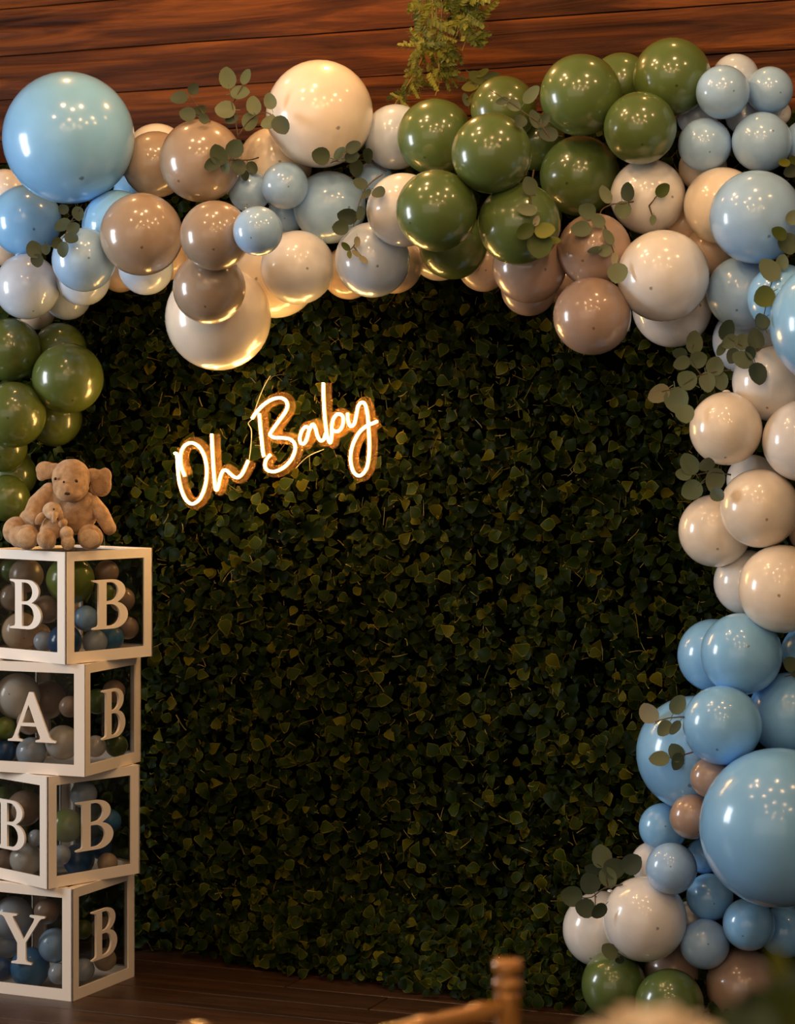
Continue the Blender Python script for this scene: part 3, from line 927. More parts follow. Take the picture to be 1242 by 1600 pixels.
# ------------------------------------------------------------------ neon sign
def emission(name, c, s):
    m = bpy.data.materials.new(name); m.use_nodes = True
    nt = m.node_tree; nt.nodes.clear()
    e = nt.nodes.new('ShaderNodeEmission'); o = nt.nodes.new('ShaderNodeOutputMaterial')
    e.inputs[0].default_value = (*c, 1); e.inputs[1].default_value = s
    nt.links.new(e.outputs[0], o.inputs[0])
    return m


M['neon'] = emission('neon_core', (1.0, 0.56, 0.17), 80.0)
M['neon_halo'] = emission('neon_halo_casing', (1.0, 0.40, 0.08), 1.6)  # orange emission stands in for the halo around the tube
m = bpy.data.materials.new('glow_tinted_acrylic'); m.use_nodes = True; M['acrylic'] = m
nt = m.node_tree; b = nt.nodes['Principled BSDF']; out = nt.nodes['Material Output']
b.inputs['Base Color'].default_value = (0.95, 0.45, 0.12, 1); b.inputs['Roughness'].default_value = 0.15  # orange tint paints the amber neon glow into the backing
tr = nt.nodes.new('ShaderNodeBsdfTransparent'); mx = nt.nodes.new('ShaderNodeMixShader'); mx.inputs[0].default_value = 0.065
nt.links.new(tr.outputs[0], mx.inputs[1]); nt.links.new(b.outputs[0], mx.inputs[2]); nt.links.new(mx.outputs[0], out.inputs['Surface'])
M['cable'] = principled('clear_cable', (0.5, 0.4, 0.25), 0.3)

A1 = lambda x, y: (260 + x / 7.2706, 590 + y / 7.2706)     # first reading grid
A2 = lambda x, y: (380 + x / 5.4, 590 + y / 5.4)
STROKES = {
    'letter_o': [A1(*p) for p in [(215, 1115), (185, 1040), (168, 950), (172, 860), (205, 785), (260, 745), (320, 748), (380, 790), (430, 870), (458, 970), (465, 1070), (455, 1190), (425, 1300), (375, 1390), (300, 1435), (240, 1400), (190, 1310), (155, 1190), (140, 1070), (132, 950), (125, 870), (100, 862)]],
    'letter_h': [A1(*p) for p in [(520, 640), (527, 780), (535, 920), (545, 1080), (560, 1230), (577, 1278), (598, 1230), (620, 1130), (650, 1060), (690, 1055), (740, 1100), (790, 1135), (835, 1128), (880, 1070), (915, 990), (935, 945)]],
    'letter_b_stem': [A2(*p) for p in [(140, 305), (148, 400), (160, 520), (170, 620), (180, 665)]],
    'letter_b_bowls': [A2(*p) for p in [(80, 345), (110, 300), (170, 235), (240, 188), (310, 170), (360, 190), (378, 235), (360, 290), (310, 360), (260, 430), (232, 478), (265, 505), (330, 508), (400, 520), (438, 560), (440, 620), (410, 690), (350, 755), (280, 790), (215, 785), (188, 745), (200, 690), (235, 650)]],
    'letter_a': [A2(*p) for p in [(560, 425), (530, 415), (500, 450), (482, 510), (490, 550), (515, 558), (540, 520), (560, 450), (590, 395), (615, 430), (630, 490), (655, 530), (685, 520), (700, 470)]],
    'letter_b_small': [A2(*p) for p in [(680, 45), (682, 150), (688, 280), (700, 400), (715, 500), (738, 550), (752, 490), (752, 420), (765, 350), (800, 308), (840, 320), (850, 370), (830, 430), (795, 455), (760, 445)]],
    'letter_y': [A2(*p) for p in [(885, 300), (888, 360), (910, 410), (940, 390), (958, 320), (975, 240), (1010, 208), (1038, 240), (1055, 330), (1062, 430), (1068, 540), (1065, 650), (1050, 750), (1015, 810), (975, 828), (935, 795), (912, 720), (912, 640), (935, 550), (985, 460), (1050, 405), (1100, 385), (1135, 368)]],
}
NOFF = 0.115
HN = Vector((-math.sin(TH), -math.cos(TH), 0))
sign = empty('neon_sign', P(430, 690, hedge_D(430, NOFF - 0.02)))
tag(sign, 'glowing warm white script neon sign reading Oh Baby on the hedge', 'neon sign')
inv = sign.location.copy()
for nm, st in STROKES.items():
    pts = catmull([P(x, y, hedge_D(x, NOFF)) - inv for x, y in st], 5)
    t = link(nm, tube('neon_tube', [q + HN * 0.005 for q in pts], 0.0034, 8), sign, M['neon'])
    link('casing', tube('neon_halo_casing', pts, 0.0047, 8), t, M['neon_halo'])
    # flat acrylic backing along the stroke, coloured with the tubes' glow
    v, f = [], []
    side_prev = None
    for i, q in enumerate(pts):
        tg = (pts[min(i + 1, len(pts) - 1)] - pts[max(i - 1, 0)]).normalized()
        sd = tg.cross(HN).normalized()
        base = q - HN * 0.014
        v += [base + sd * 0.017, base - sd * 0.017, base - sd * 0.017 - HN * 0.004, base + sd * 0.017 - HN * 0.004]
    for i in range(len(pts) - 1):
        for k in range(4):
            f.append((i * 4 + k, i * 4 + (k + 1) % 4, i * 4 + 4 + (k + 1) % 4, i * 4 + 4 + k))
    f += [(0, 1, 2, 3), tuple(len(v) - 4 + k for k in (3, 2, 1, 0))]
    link('acrylic_backing', mesh('acrylic_backing', v, f), t, M['acrylic'])
for cpts in ([A1(975, 470), A1(1040, 270), A1(1110, 100), A1(1180, -20)], [A1(940, 940), A1(960, 780), A1(965, 600), A1(930, 520), A1(975, 470)], [A2(440, 770), A2(540, 670), A2(680, 605)]):
    link('cable', tube('cable', catmull([P(x, y, hedge_D(x, 0.095)) - inv for x, y in cpts], 5), 0.0012, 5), sign, M['cable'])

# ------------------------------------------------------------------ letter boxes
M['box_white'] = principled('white_card', (0.80, 0.70, 0.60), 0.5)
add_bump(M['box_white'], 60, 0.05, 0.002)
m = bpy.data.materials.new('shade_tinted_film'); m.use_nodes = True; M['film'] = m
nt = m.node_tree; out = nt.nodes['Material Output']; nt.nodes.remove(nt.nodes['Principled BSDF'])
tr = nt.nodes.new('ShaderNodeBsdfTransparent'); tr.inputs[0].default_value = (0.76, 0.76, 0.75, 1)  # grey tint darkens the box interior in place of its shade
gl = nt.nodes.new('ShaderNodeBsdfGlossy'); gl.inputs['Roughness'].default_value = 0.05
mx = nt.nodes.new('ShaderNodeMixShader')
mx.inputs[0].default_value = 0.035; nt.links.new(tr.outputs[0], mx.inputs[1]); nt.links.new(gl.outputs[0], mx.inputs[2]); nt.links.new(mx.outputs[0], out.inputs['Surface'])


def arc(cx, cy, rx, ry, a0, a1, n=10):
    return [(cx + rx * math.cos(math.radians(a0 + (a1 - a0) * k / n)), cy + ry * math.sin(math.radians(a0 + (a1 - a0) * k / n))) for k in range(n + 1)]


GLY = {
    'b': [[(0, 0), (0.0, 0.03), (0.13, 0.06), (0.15, 0.10), (0.15, 0.90), (0.13, 0.94), (0.0, 0.97), (0, 1.0)] + arc(0.50, 0.765, 0.335, 0.235, 90, -50, 14) + [(0.63, 0.535)] + arc(0.52, 0.275, 0.38, 0.275, 60, -90, 16),
          [(0.35, 0.56), (0.35, 0.945)] + arc(0.45, 0.755, 0.20, 0.19, 88, -88, 12) + [(0.40, 0.56)],
          [(0.35, 0.06), (0.35, 0.50)] + arc(0.46, 0.28, 0.235, 0.22, 88, -88, 12) + [(0.40, 0.06)]],
    'a': [[(0.0, 0.0), (0.0, 0.035), (0.09, 0.06), (0.13, 0.12), (0.46, 1.0), (0.545, 1.0), (0.90, 0.11), (0.95, 0.06), (1.04, 0.035), (1.04, 0.0), (0.60, 0.0), (0.60, 0.035), (0.69, 0.06), (0.695, 0.11), (0.61, 0.31), (0.28, 0.31), (0.215, 0.13), (0.23, 0.06), (0.32, 0.035), (0.32, 0.0)],
          [(0.31, 0.38), (0.585, 0.38), (0.45, 0.74)]],
    'y': [[(0.30, 0.0), (0.30, 0.035), (0.41, 0.06), (0.43, 0.10), (0.43, 0.42), (0.13, 0.92), (0.08, 0.95), (0.0, 0.965), (0.0, 1.0), (0.42, 1.0), (0.42, 0.965), (0.33, 0.945), (0.34, 0.90), (0.57, 0.50), (0.80, 0.89), (0.81, 0.94), (0.71, 0.965), (0.71, 1.0), (1.05, 1.0), (1.05, 0.965), (0.96, 0.94), (0.92, 0.90), (0.62, 0.44), (0.62, 0.10), (0.64, 0.06), (0.75, 0.035), (0.75, 0.0)]],
}


def glyph_mesh(ch, h, depth):
    cu = bpy.data.curves.new('glyph_' + ch, 'CURVE')
    cu.dimensions = '2D'; cu.fill_mode = 'BOTH'; cu.extrude = depth / 2
    xs = [p[0] for p in GLY[ch][0]]
    mid = (min(xs) + max(xs)) / 2
    for loop in GLY[ch]:
        sp = cu.splines.new('POLY'); sp.points.add(len(loop) - 1)
        for q, (x, y) in zip(sp.points, loop): q.co = ((x - mid) * h, (y - 0.5) * h, 0, 1)
        sp.use_cyclic_u = True
    ob = bpy.data.objects.new('glyph_tmp', cu); COL.objects.link(ob)
    dg = bpy.context.evaluated_depsgraph_get()
    me = bpy.data.meshes.new_from_object(ob.evaluated_get(dg)); me.name = 'letter_' + ch
    bpy.data.objects.remove(ob)
    me.materials.clear(); me.materials.append(M['box_white'])
    return me


GM = {c: glyph_mesh(c, 0.134, 0.006) for c in 'bay'}
BS = 0.300
FRW = 0.030
BWK = 1.065   # the boxes are a little wider than high


def frame_panel_mesh():
    """one card face with a square cut-out, in local x (across) z (up), thin in y"""
    bm = bmesh.new(); h = BS / 2; t = 0.004
    bm_box(bm, (-h, -h, -h), (h, -h + t, -h + FRW))
    bm_box(bm, (-h, -h, h - FRW * 0.85), (h, -h + t, h))
    bm_box(bm, (-h, -h, -h + FRW), (-h + FRW, -h + t, h - FRW * 0.85))
    bm_box(bm, (h - FRW, -h, -h + FRW), (h, -h + t, h - FRW * 0.85))
    return bm_mesh('frame_panel', bm)


FPM = frame_panel_mesh(); FPM.materials.append(M['box_white'])
bm = bmesh.new(); bm_box(bm, (-BS / 2 + FRW * 0.9, -BS / 2 + 0.0045, -BS / 2 + FRW * 0.9), (BS / 2 - FRW * 0.9, -BS / 2 + 0.0055, BS / 2 - FRW * 0.75))
PNM = bm_mesh('pane', bm); PNM.materials.append(M['film'])
bm = bmesh.new(); bm_box(bm, (-BS / 2 + 0.004, -BS / 2 + 0.004, -BS / 2), (BS / 2 - 0.004, BS / 2 - 0.004, -BS / 2 + 0.004))
BTM = bm_mesh('bottom_panel', bm); BTM.materials.append(M['box_white'])

BOXES = [  # near-corner column, right-face angle, level from floor, letters left/right, label
    (102, 49.5, 3, 'b', 'white framed clear letter box on top of the stack, under the plush toy'),
    (132, 68.5, 2, 'a', 'white framed clear letter box showing a large A, second from the top'),
    (73.5, 46, 1, 'b', 'white framed clear letter box with two Bs, third from the top'),
    (113, 65.5, 0, 'y', 'white framed clear letter box showing a large Y, standing on the floor'),
]
BOXM = []
for px, adeg, lev, lt, lab in BOXES:
    a = math.radians(adeg)
    near = P(px, 1000, 6.15)
    rd = Vector((math.cos(a), math.sin(a), 0)); ld = Vector((-math.sin(a), math.cos(a), 0))
    cen = Vector((near.x, near.y, 0)) + (rd + ld) * BS * BWK / 2
    z0 = lev * BS
    # local frame: -y face of the object is the RIGHT visible face, -x face is the LEFT visible face
    box = empty('letter_box', (cen.x, cen.y, z0), a); box.scale = (BWK, BWK, 1)
    tag(box, lab, 'letter box', 'stack of four letter boxes')
    BOXM.append(Matrix.Translation((cen.x, cen.y, z0 + BS / 2)) @ Matrix.Rotation(a, 4, 'Z'))
    up = Matrix.Translation((0, 0, BS / 2))
    for rz, letter in ((0, 'b'), (-90, lt), (90, None), (180, None)):
        mt = up @ Matrix.Rotation(math.radians(rz), 4, 'Z')
        fp = link('frame_panel', FPM, box); fp.matrix_local = mt
        pn = link('pane', PNM, fp)
        if letter:
            le = link('letter', GM[letter], fp)
            tag(le, 'white serif letter ' + letter.upper())
            le.matrix_local = Matrix.Translation((0.0, -BS / 2 + 0.0005, 0.003)) @ Matrix.Rotation(math.pi / 2, 4, 'X')
    fp = link('lid_panel', FPM, box); fp.matrix_local = up @ Matrix.Rotation(-math.pi / 2, 4, 'X') @ Matrix.Translation((0, 0.0, 0)); fp.scale = (0.985, 0.985, 0.999)
    pn = link('pane', PNM, fp)
    bp = link('bottom_panel', BTM, box); bp.matrix_local = up

# balloons inside the boxes: (box, column, row, pixel radius, colour, depth layer, label)
INB = [
    (0, 110, 906, 38, 'lime', 0, 'lime green balloon in the near corner of the top letter box'),
    (0, 101, 1004, 27, 'navy', 0, 'dark blue balloon in the bottom near corner of the top letter box'),
    (0, 41, 899, 27, 'taupe', 0, 'taupe balloon above the left letter B in the top box'),
    (0, 18, 985, 30, 'peach', 0, 'tan balloon bottom left behind the left B of the top box'),
    (0, 72, 952, 22, 'mocha', 1, 'grey brown balloon right of the left B in the top box'),
    (0, 50, 994, 22, 'peach', 1, 'tan balloon under the left B in the top box'),
    (0, 68, 1002, 16, 'mist', 0, 'small pale blue balloon left of the dark blue one, top box'),
    (0, 5, 932, 22, 'taupe', 0, 'brown balloon at the far left inside the top box'),
    (0, 8, 890, 20, 'green', 1, 'dark green balloon upper far left inside the top box'),
    (0, 134, 966, 20, 'ice', 1, 'grey blue balloon left behind the right B of the top box'),
    (0, 148, 1003, 20, 'mist', 0, 'whitish blue balloon under the right B of the top box'),
    (0, 174, 997, 20, 'blue', 0, 'mid blue balloon bottom right under the right B, top box'),
    (0, 191, 937, 20, 'mocha', 0, 'brown balloon right of the right B in the top box'),
    (0, 199, 981, 18, 'mocha', 0, 'lower brown balloon in the far right corner of the top box'),
    (0, 167, 894, 19, 'mocha', 1, 'dim brown balloon above the right B in the top box'),
    (0, 164, 928, 16, 'lime', 1, 'green balloon seen through the upper loop of the right B, top box'),
    (1, 14, 1087, 36, 'white', 0, 'big off white balloon upper left of the letter A'),
    (1, 74, 1094, 30, 'mocha', 0, 'big brown balloon right above the letter A'),
    (1, 109, 1104, 17, 'mocha', 0, 'small brown balloon at the near edge beside the A'),
    (1, 7, 1138, 18, 'lime', 0, 'green balloon left of the letter A'),
    (1, 46, 1128, 20, 'peach', 1, 'tan balloon seen through the letter A'),
    (1, 98, 1160, 27, 'white', 0, 'off white balloon right of the foot of the A'),
    (1, 7, 1174, 19, 'navy', 0, 'dark blue balloon left below the letter A'),
    (1, 49, 1179, 24, 'mist', 0, 'pale blue balloon below the letter A'),
    (1, 152, 1096, 20, 'green', 0, 'green balloon behind the side B of the A box'),
    (1, 149, 1166, 17, 'white', 0, 'off white balloon low beside the side B of the A box'),
    (1, 178, 1080, 18, 'mocha', 1, 'dim brown balloon upper far side of the A box'),
    (1, 182, 1165, 18, 'green', 1, 'dim green balloon lower far side of the A box'),
    (2, 38, 1263, 28, 'mocha', 0, 'brown balloon above right of the left B, third box'),
    (2, 41, 1346, 26, 'white', 0, 'off white balloon under the left B, third box'),
    (2, 56, 1309, 13, 'mist', 0, 'small pale balloon right of the left B, third box'),
    (2, 4, 1245, 16, 'green', 0, 'dark green balloon top left in the third box'),
    (2, 5, 1348, 18, 'mocha', 0, 'brown balloon bottom left in the third box'),
    (2, 131, 1241, 21, 'mist', 0, 'pale grey balloon above the right B, third box'),
    (2, 104, 1290, 26, 'lime', 0, 'olive green balloon left of the right B, third box'),
    (2, 171, 1283, 19, 'blue', 0, 'teal blue balloon right of the right B, third box'),
    (2, 123, 1343, 25, 'navy', 0, 'dark blue balloon under the right B, third box'),
    (2, 95, 1336, 16, 'mist', 0, 'grey balloon near the front edge under the olive one, third box'),
    (2, 168, 1356, 16, 'peach', 0, 'tan balloon in the lower right corner, third box'),
    (2, 158, 1325, 18, 'navy', 1, 'dark blue balloon behind the lower loop of the right B, third box'),
    (3, 20, 1434, 33, 'mist', 0, 'big grey blue balloon behind the top of the letter Y'),
    (3, 3, 1472, 24, 'mist', 0, 'grey balloon left of the letter Y'),
    (3, 73, 1424, 20, 'mocha', 0, 'dim brown balloon upper right of the letter Y'),
    (3, 86, 1477, 27, 'ice', 0, 'grey blue balloon right of the letter Y'),
    (3, 47, 1512, 31, 'blue', 0, 'mid blue balloon behind the foot of the letter Y'),
    (3, 3, 1513, 17, 'navy', 0, 'dark blue balloon left of the foot of the Y'),
    (3, 92, 1521, 17, 'mist', 0, 'small grey balloon at the near bottom edge of the Y box'),
    (3, 130, 1515, 18, 'mist', 0, 'grey balloon low beside the side B of the Y box'),
    (3, 164, 1499, 18, 'peach', 1, 'dim tan balloon lower far side of the Y box'),
    (3, 160, 1450, 18, 'mocha', 1, 'dim brown balloon upper far side of the Y box'),
    (3, 130, 1452, 15, 'olive', 1, 'olive balloon left of the side B of the Y box'),
]
INS = []
for bi, px, py, rp, colr, lay, lab in INB:
    mt = BOXM[bi]; mi = mt.inverted()
    D = 6.0
    lim = BS * BWK / 2 - 0.007
    while D < 6.7:
        c = P(px, py, D); Rw = rp * D / F
        l = mi @ c
        if l.x > -(lim - Rw) and l.y > -(lim - Rw):
            if all((c - c2).length > 0.90 * (Rw + r2) for b3, c2, r2 in INS if b3 == bi): break
        D += 0.008
    l = mi @ c
    q = lim - Rw; qz = BS / 2 - 0.007 - Rw
    l = Vector((max(-q, min(q, l.x)), max(-q, min(q, l.y)), max(-qz, min(qz, l.z))))
    c = mt @ l
    INS.append((bi, c, Rw))
    make_balloon(c, Rw, colr, lab, 'balloons in the letter boxes', (random.gauss(0, 0.5), -1, random.gauss(-0.3, 0.5)), False)

# ------------------------------------------------------------------ plush toys
def fur_mat(name, c, c2):
    m = principled(name, c, 0.95, Sheen_Weight=0.25, Sheen_Roughness=0.5)
    b = m.node_tree.nodes['Principled BSDF']
    tc = nd(m, 'ShaderNodeTexCoord')
    n = nd(m, 'ShaderNodeTexNoise'); n.inputs['Scale'].default_value = 55; n.inputs['Detail'].default_value = 5
    lk(m, tc.outputs['Object'], n.inputs['Vector'])
    r = ramp(m, [(0.32, c2), (0.62, c)])
    lk(m, n.outputs['Fac'], r.inputs[0]); lk(m, r.outputs[0], b.inputs['Base Color'])
    n2 = nd(m, 'ShaderNodeTexNoise'); n2.inputs['Scale'].default_value = 420; n2.inputs['Detail'].default_value = 2
    lk(m, tc.outputs['Object'], n2.inputs['Vector'])
    bu = nd(m, 'ShaderNodeBump'); bu.inputs['Strength'].default_value = 0.8; bu.inputs['Distance'].default_value = 0.003
    lk(m, n2.outputs['Fac'], bu.inputs['Height']); lk(m, bu.outputs[0], b.inputs['Normal'])
    return m


M['fur'] = fur_mat('tan_plush', (0.52, 0.31, 0.155), (0.32, 0.18, 0.08))
M['fur_light'] = fur_mat('light_tan_plush', (0.60, 0.40, 0.23), (0.40, 0.25, 0.13))
M['fur_inner'] = fur_mat('inner_ear_plush', (0.36, 0.20, 0.09), (0.28, 0.15, 0.065))
M['plush_eye'] = principled('plush_eye', (0.03, 0.015, 0.008), 0.25)
PD = 6.26
PS = PD / F
B6 = lambda x, y: (x / 6.21, 700 + y / 6.21)


def chain(pts, n=5):
    """ellipsoids along a limb: pts = ((px,py), depth, radius px)"""
    out = []
    for (a, b_) in zip(pts[:-1], pts[1:]):
        for k in range(n + 1):
            t = k / n
            r_ = a[2] * (1 - t) + b_[2] * t
            out.append(((a[0][0] * (1 - t) + b_[0][0] * t, a[0][1] * (1 - t) + b_[0][1] * t), a[1] * (1 - t) + b_[1] * t, (r_, r_, r_), 0))
    return out


def blob(name, parts, parent, mat, inv, amp=0.0016):
    """smooth plush lump: union of ellipsoids ((px,py), depth, (rx,ry,rz) pixels, tilt) -> remeshed"""
    bm = bmesh.new()
    for (pp, dd, (rx, ry, rz), tilt) in parts:
        r = bmesh.ops.create_icosphere(bm, subdivisions=4, radius=1.0)
        c = P(pp[0], pp[1], PD) - inv + Vector((0, dd * PS, 0))
        rot = Matrix.Rotation(math.radians(tilt), 3, 'Y')
        for v in r['verts']:
            d = Vector(v.co)
            w = rot @ Vector((d.x * rx, d.y * ry, d.z * rz)) * PS
            n = math.sin(d.x * 9 + c.x * 90) * math.sin(d.y * 8 + 1) * math.sin(d.z * 10 + c.z * 70)
            v.co = c + w * (1 + n * amp * 12)
    o = link(name, bm_mesh(name, bm, True), parent, mat)
    if len(parts) > 1:
        md = o.modifiers.new('join', 'REMESH'); md.mode = 'VOXEL'; md.voxel_size = 0.0022; md.use_smooth_shade = True
        s = o.modifiers.new('soft', 'SMOOTH'); s.factor = 0.5; s.iterations = 12
    return o


plush = empty('plush_toy', (P(98, 860, PD).x, PD, 1.2))
tag(plush, 'large tan plush animal with floppy ears sitting on the top letter box', 'plush toy')
inv = plush.location.copy()
blob('torso', [(B6(745, 640), 4, (31, 27, 33), 0), (B6(620, 520), 10, (36, 26, 30), 25), (B6(500, 640), 10, (40, 25, 38), 35), (B6(330, 720), 10, (26, 22, 22), 25), (B6(800, 560), 2, (22, 22, 24), 0)], plush, M['fur'], inv)
head = blob('head', [(B6(700, 290), -12, (30, 28, 30), 0), (B6(705, 375), -20, (28, 24, 24), 0), (B6(700, 440), -30, (21, 18, 13), 0), (B6(690, 400), -32, (15, 16, 13), 0)], plush, M['fur'], inv)
blob('ear', [(B6(450, 215), -2, (17, 6, 14), 15), (B6(530, 200), -4, (15, 6, 9), -5), (B6(410, 250), -1, (9, 5, 12), 10)], plush, M['fur'], inv)
er = blob('ear', [(B6(980, 340), -2, (17, 5, 22), -12), (B6(910, 270), -4, (15, 6, 12), 15), (B6(1020, 275), -2, (11, 5, 14), 0), (B6(940, 390), -2, (12, 5, 12), 0)], plush, M['fur'], inv)
blob('inner_ear', [(B6(968, 350), -7, (12.5, 2.5, 17), -12)], er, M['fur_inner'], inv)
blob('arm', chain([(B6(900, 520), 0, 11), (B6(985, 630), -6, 12.5), (B6(1070, 775), -12, 11)]), plush, M['fur'], inv)
blob('arm', chain([(B6(480, 420), 2, 14), (B6(370, 540), -8, 15), (B6(330, 640), -22, 13), (B6(370, 680), -30, 10)]), plush, M['fur'], inv)
lf = blob('leg', [(B6(150, 800), 2, (20, 22, 22), 15), (B6(220, 860), -20, (18, 22, 17), 0), (B6(300, 855), -36, (19, 12, 20), 8)], plush, M['fur'], inv)
rg = blob('leg', [(B6(880, 840), -12, (18, 24, 17), 0), (B6(905, 860), -34, (20, 13, 19.5), 0)], plush, M['fur'], inv)
blob('sole', [(B6(300, 858), -44, (15, 6, 15.5), 8)], lf, M['fur_light'], inv)
blob('sole', [(B6(905, 868), -42, (16, 6.5, 15), 0)], rg, M['fur_light'], inv)
for (p_, d_, r_) in ((B6(572, 295), -37, 2.3), (B6(772, 318), -39, 3.0), (B6(660, 325), -45, 1.8)):
    blob('eye' if p_ != B6(660, 325) else 'nostril', [(p_, d_, (r_, 2.2, r_), 0)], head, M['plush_eye'], inv)
blob('mouth', [(B6(695, 435), -48.5, (4.5, 2.0, 2.4), 0)], head, M['plush_eye'], inv)

cub = empty('small_plush_toy', (P(88, 860, PD).x, PD - 0.07, 1.2))
tag(cub, 'small tan plush elephant sitting in the lap of the large plush toy', 'plush toy')
inv = cub.location.copy()
blob('torso', [(B6(560, 750), -34, (20, 15, 18), 0), (B6(520, 800), -36, (17, 14, 15), 0)], cub, M['fur'], inv)
ch = blob('head', [(B6(545, 600), -42, (15, 14, 14), 0), (B6(560, 640), -50, (9, 10, 8), 0)], cub, M['fur_light'], inv)
blob('trunk', [(B6(580, 650), -57, (4.5, 5, 9), -5), (B6(578, 690), -58, (4, 5, 5), 0)], ch, M['fur_light'], inv)
blob('ear', [(B6(430, 675), -46, (6, 4, 11), 30)], cub, M['fur'], inv)
blob('ear', [(B6(628, 645), -46, (5, 4, 9.5), -5)], cub, M['fur'], inv)
blob('leg', [(B6(500, 870), -52, (15, 17, 16), -15), (B6(540, 890), -56, (9, 12, 12), 0)], cub, M['fur'], inv)
blob('leg', [(B6(690, 820), -50, (11, 10, 12), 0), (B6(705, 905), -52, (11, 10, 11.5), 0)], cub, M['fur_light'], inv)
blob('arm', [(B6(650, 720), -44, (7, 8, 8), 30)], cub, M['fur'], inv)
blob('eye', [(B6(575, 583), -56.5, (1.5, 1.5, 1.5), 0)], ch, M['plush_eye'], inv)

# ------------------------------------------------------------------ foreground chair (out of focus)
M['gold'] = principled('gold_painted_wood', (0.50, 0.22, 0.045), 0.22, Metallic=0.3, Coat_Weight=0.6)
M['cushion'] = principled('ivory_cushion', (0.55, 0.5, 0.4), 0.8)
chp = P(793, 1560, 2.6)
CA = math.radians(42)
chair = empty('chiavari_chair', (chp.x, chp.y, 0), CA)
tag(chair, 'gold turned wood chair back, blurred in the foreground at the bottom', 'chair')
# local: back along -x from the right post, seat towards -y (to the viewer)
CW = 0.44
RZ = CH - (1572 - HY) / F * 2.6
TOP = CH - (1498 - HY) / F * 2.6
post = [(0.017, 0.0), (0.014, 0.02), (0.016, 0.2), (0.0145, 0.44), (0.0165, 0.46), (0.0145, 0.48), (0.0145, 0.66), (0.0175, 0.675), (0.0145, 0.69), (0.0150, RZ - 0.03), (0.0150, RZ + 0.012),
        (0.0160, RZ + 0.012 + 0.001), (0.0160, TOP - 0.0395), (0.0085, TOP - 0.0375), (0.0085, TOP - 0.036), (0.0158, TOP - 0.033), (0.0170, TOP - 0.027), (0.0155, TOP - 0.022),
        (0.0080, TOP - 0.019), (0.0080, TOP - 0.0165), (0.0165, TOP - 0.0145), (0.0175, TOP - 0.007), (0.0160, TOP - 0.001), (0.009, TOP)]
PM_ = lathe('post', sorted(post, key=lambda q: q[1]), 18); PM_.materials.append(M['gold'])
for x in (0, -CW):
    o = link('post', PM_, chair); o.location = (x, 0, 0)


def bamboo(name, a, b, r0, nodes):
    a, b = Vector(a), Vector(b)
    pts, rs = [], []
    n = nodes * 6
    for i in range(n + 1):
        t = i / n
        pts.append(a.lerp(b, t)); rs.append(r0 * (1.28 if (i % 6 == 3) else 1.0))
    return tube(name, pts, rs, 12)


link('top_rail', bamboo('top_rail', (0, 0, RZ), (-CW, 0, RZ), 0.0095, 5), chair, M['gold'])
link('back_rail', bamboo('back_rail', (0, 0, RZ - 0.05), (-CW, 0, RZ - 0.05), 0.008, 5), chair, M['gold'])
link('back_rail', bamboo('back_rail', (0, 0, 0.56), (-CW, 0, 0.56), 0.008, 5), chair, M['gold'])
for i in range(1, 7):
    x = -CW * i / 7
    link('spindle', bamboo('spindle', (x, 0, 0.56), (x, 0, RZ - 0.05), 0.006, 2), chair, M['gold'])
bm = bmesh.new(); bm_box(bm, (-CW - 0.015, -0.39, 0.43), (0.015, 0.012, 0.455), 0.008)
link('seat', bm_mesh('seat', bm), chair, M['gold'])
bm = bmesh.new(); bm_box(bm, (-CW + 0.015, -0.375, 0.455), (-0.015, -0.02, 0.495), 0.014)
link('cushion', bm_mesh('cushion', bm), chair, M['cushion'])
for x in (-0.005, -CW + 0.005):
    link('leg', bamboo('leg', (x, -0.37, 0.0), (x, -0.36, 0.44), 0.0145, 3), chair, M['gold'])
    link('stretcher', bamboo('stretcher', (x, -0.365, 0.2), (x, 0, 0.2), 0.007, 3), chair, M['gold'])
link('stretcher', bamboo('stretcher', (0, -0.367, 0.26), (-CW, -0.367, 0.26), 0.007, 4), chair, M['gold'])

# ------------------------------------------------------------------ foreground flowers (strongly out of focus)
M['rose'] = principled('cream_rose', (0.92, 0.78, 0.58), 0.6)
M['rose_pink'] = principled('blush_rose', (0.50, 0.28, 0.20), 0.6)
M['vase'] = principled('brown_vase', (0.12, 0.06, 0.03), 0.3)
M['bloom_leaf'] = euc_mat('bouquet_leaf', (0.11, 0.13, 0.02), (0.20, 0.20, 0.04))
FD = 1.35
fl = empty('flower_arrangement', (P(1060, 1600, FD).x, FD, 0))
tag(fl, 'cream roses with leaves, strongly blurred at the bottom right corner', 'flowers')
inv = fl.location.copy()
vase = link('vase', lathe('vase', [(0.09, 0.0), (0.10, 0.02), (0.06, 0.10), (0.045, 0.45), (0.05, 0.8), (0.075, 0.98), (0.08, 1.0), (0.07, 0.995)], 24), fl, M['vase'])


def petal_mesh(w, h, cup):
    v, f = [], []
    nu, nv_ = 6, 5
    for j in range(nv_ + 1):
        t = j / nv_
        ww = w * math.sin(math.pi * (0.18 + 0.62 * t)) 
        for i in range(nu + 1):
            s = i / nu * 2 - 1
            v.append((ww * s, -cup * (1 - 0.7 * s * s) * math.sin(t * 2.2) + 0.25 * h * max(0, t - 0.75) * -1.2, h * t - 0.10 * h * s * s * t))
    for j in range(nv_):
        for i in range(nu):
            a = j * (nu + 1) + i
            f.append((a, a + 1, a + nu + 2, a + nu + 1))
    return mesh('petal', v, f, True)


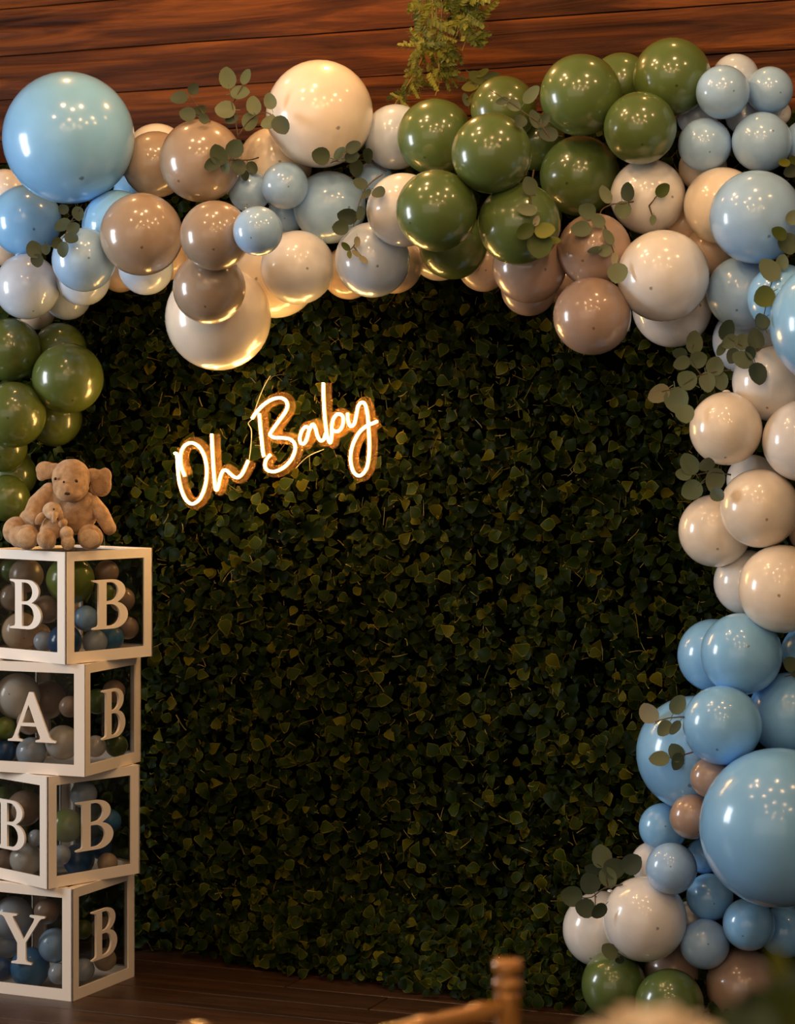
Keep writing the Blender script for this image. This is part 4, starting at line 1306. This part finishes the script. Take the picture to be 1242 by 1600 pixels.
def rose(px, py, D, rad, mat):
    c = P(px, py, D) - inv
    r_ = link('rose', lathe('rose_heart', [(0.15 * rad, -0.7 * rad), (0.4 * rad, -0.45 * rad), (0.5 * rad, 0.0), (0.42 * rad, 0.45 * rad), (0.2 * rad, 0.62 * rad)], 14), fl, mat, c)
    pm = petal_mesh(rad * 0.62, rad * 1.35, rad * 0.35); pm.materials.append(mat)
    for ring, (n, dist, tilt, s) in enumerate(((5, 0.32, 6, 0.9), (6, 0.5, 20, 1.0), (7, 0.62, 42, 1.05))):
        for k in range(n):
            p_ = link('petal', pm, r_)
            a = 2 * math.pi * (k + 0.5 * ring) / n
            p_.matrix_local = Matrix.Rotation(a, 4, 'Z') @ Matrix.Translation((0, -dist * rad * 0.6, -0.62 * rad)) @ Matrix.Rotation(math.radians(tilt), 4, 'X') @ Matrix.Scale(s, 4)
    link('stem', tube('rose_stem', [c + Vector((0, 0, -0.6 * rad)), Vector((c.x * 0.5, c.y * 0.5, 1.02)), Vector((0, 0, 0.97))], 0.002, 6), fl, M['stem'])


rose(1018, 1624, FD, 0.0265, M['rose'])
rose(868, 1668, FD + 0.05, 0.026, M['rose_pink'])
for (x, y, D, ln, ang) in ((1172, 1585, 1.45, 46, 10), (1150, 1600, 1.4, 40, -25), (1205, 1575, 1.42, 44, 25), (1232, 1535, 1.5, 34, 60), (1215, 1505, 1.5, 30, -20), (1240, 1580, 1.38, 46, 5), (1190, 1610, 1.36, 44, -15), (1125, 1618, 1.45, 34, -10)):
    c = P(x, y, D) - inv
    o = link('leaf', EL[(random.choice(['fern', 'euc_dark', 'fern', 'euc']), 0.6)], fl)
    an = math.radians(ang)
    ydir = Vector((math.sin(an), -0.15, math.cos(an))).normalized()
    z = Vector((random.gauss(0, 0.3), -1, 0.4)); z = (z - ydir * z.dot(ydir)).normalized()
    o.matrix_local = Matrix.Translation(c) @ Matrix((ydir.cross(z).normalized(), ydir, z)).transposed().to_4x4() @ Matrix.Scale(ln * D / F, 4)
    base = c - ydir * (ln * D / F * 1.3)
    link('stem', tube('leaf_stem', [base, Vector((base.x * 0.5, base.y * 0.6, 1.04)), Vector((0.01, 0.01, 0.97))], 0.0013, 5), fl, M['stem'])
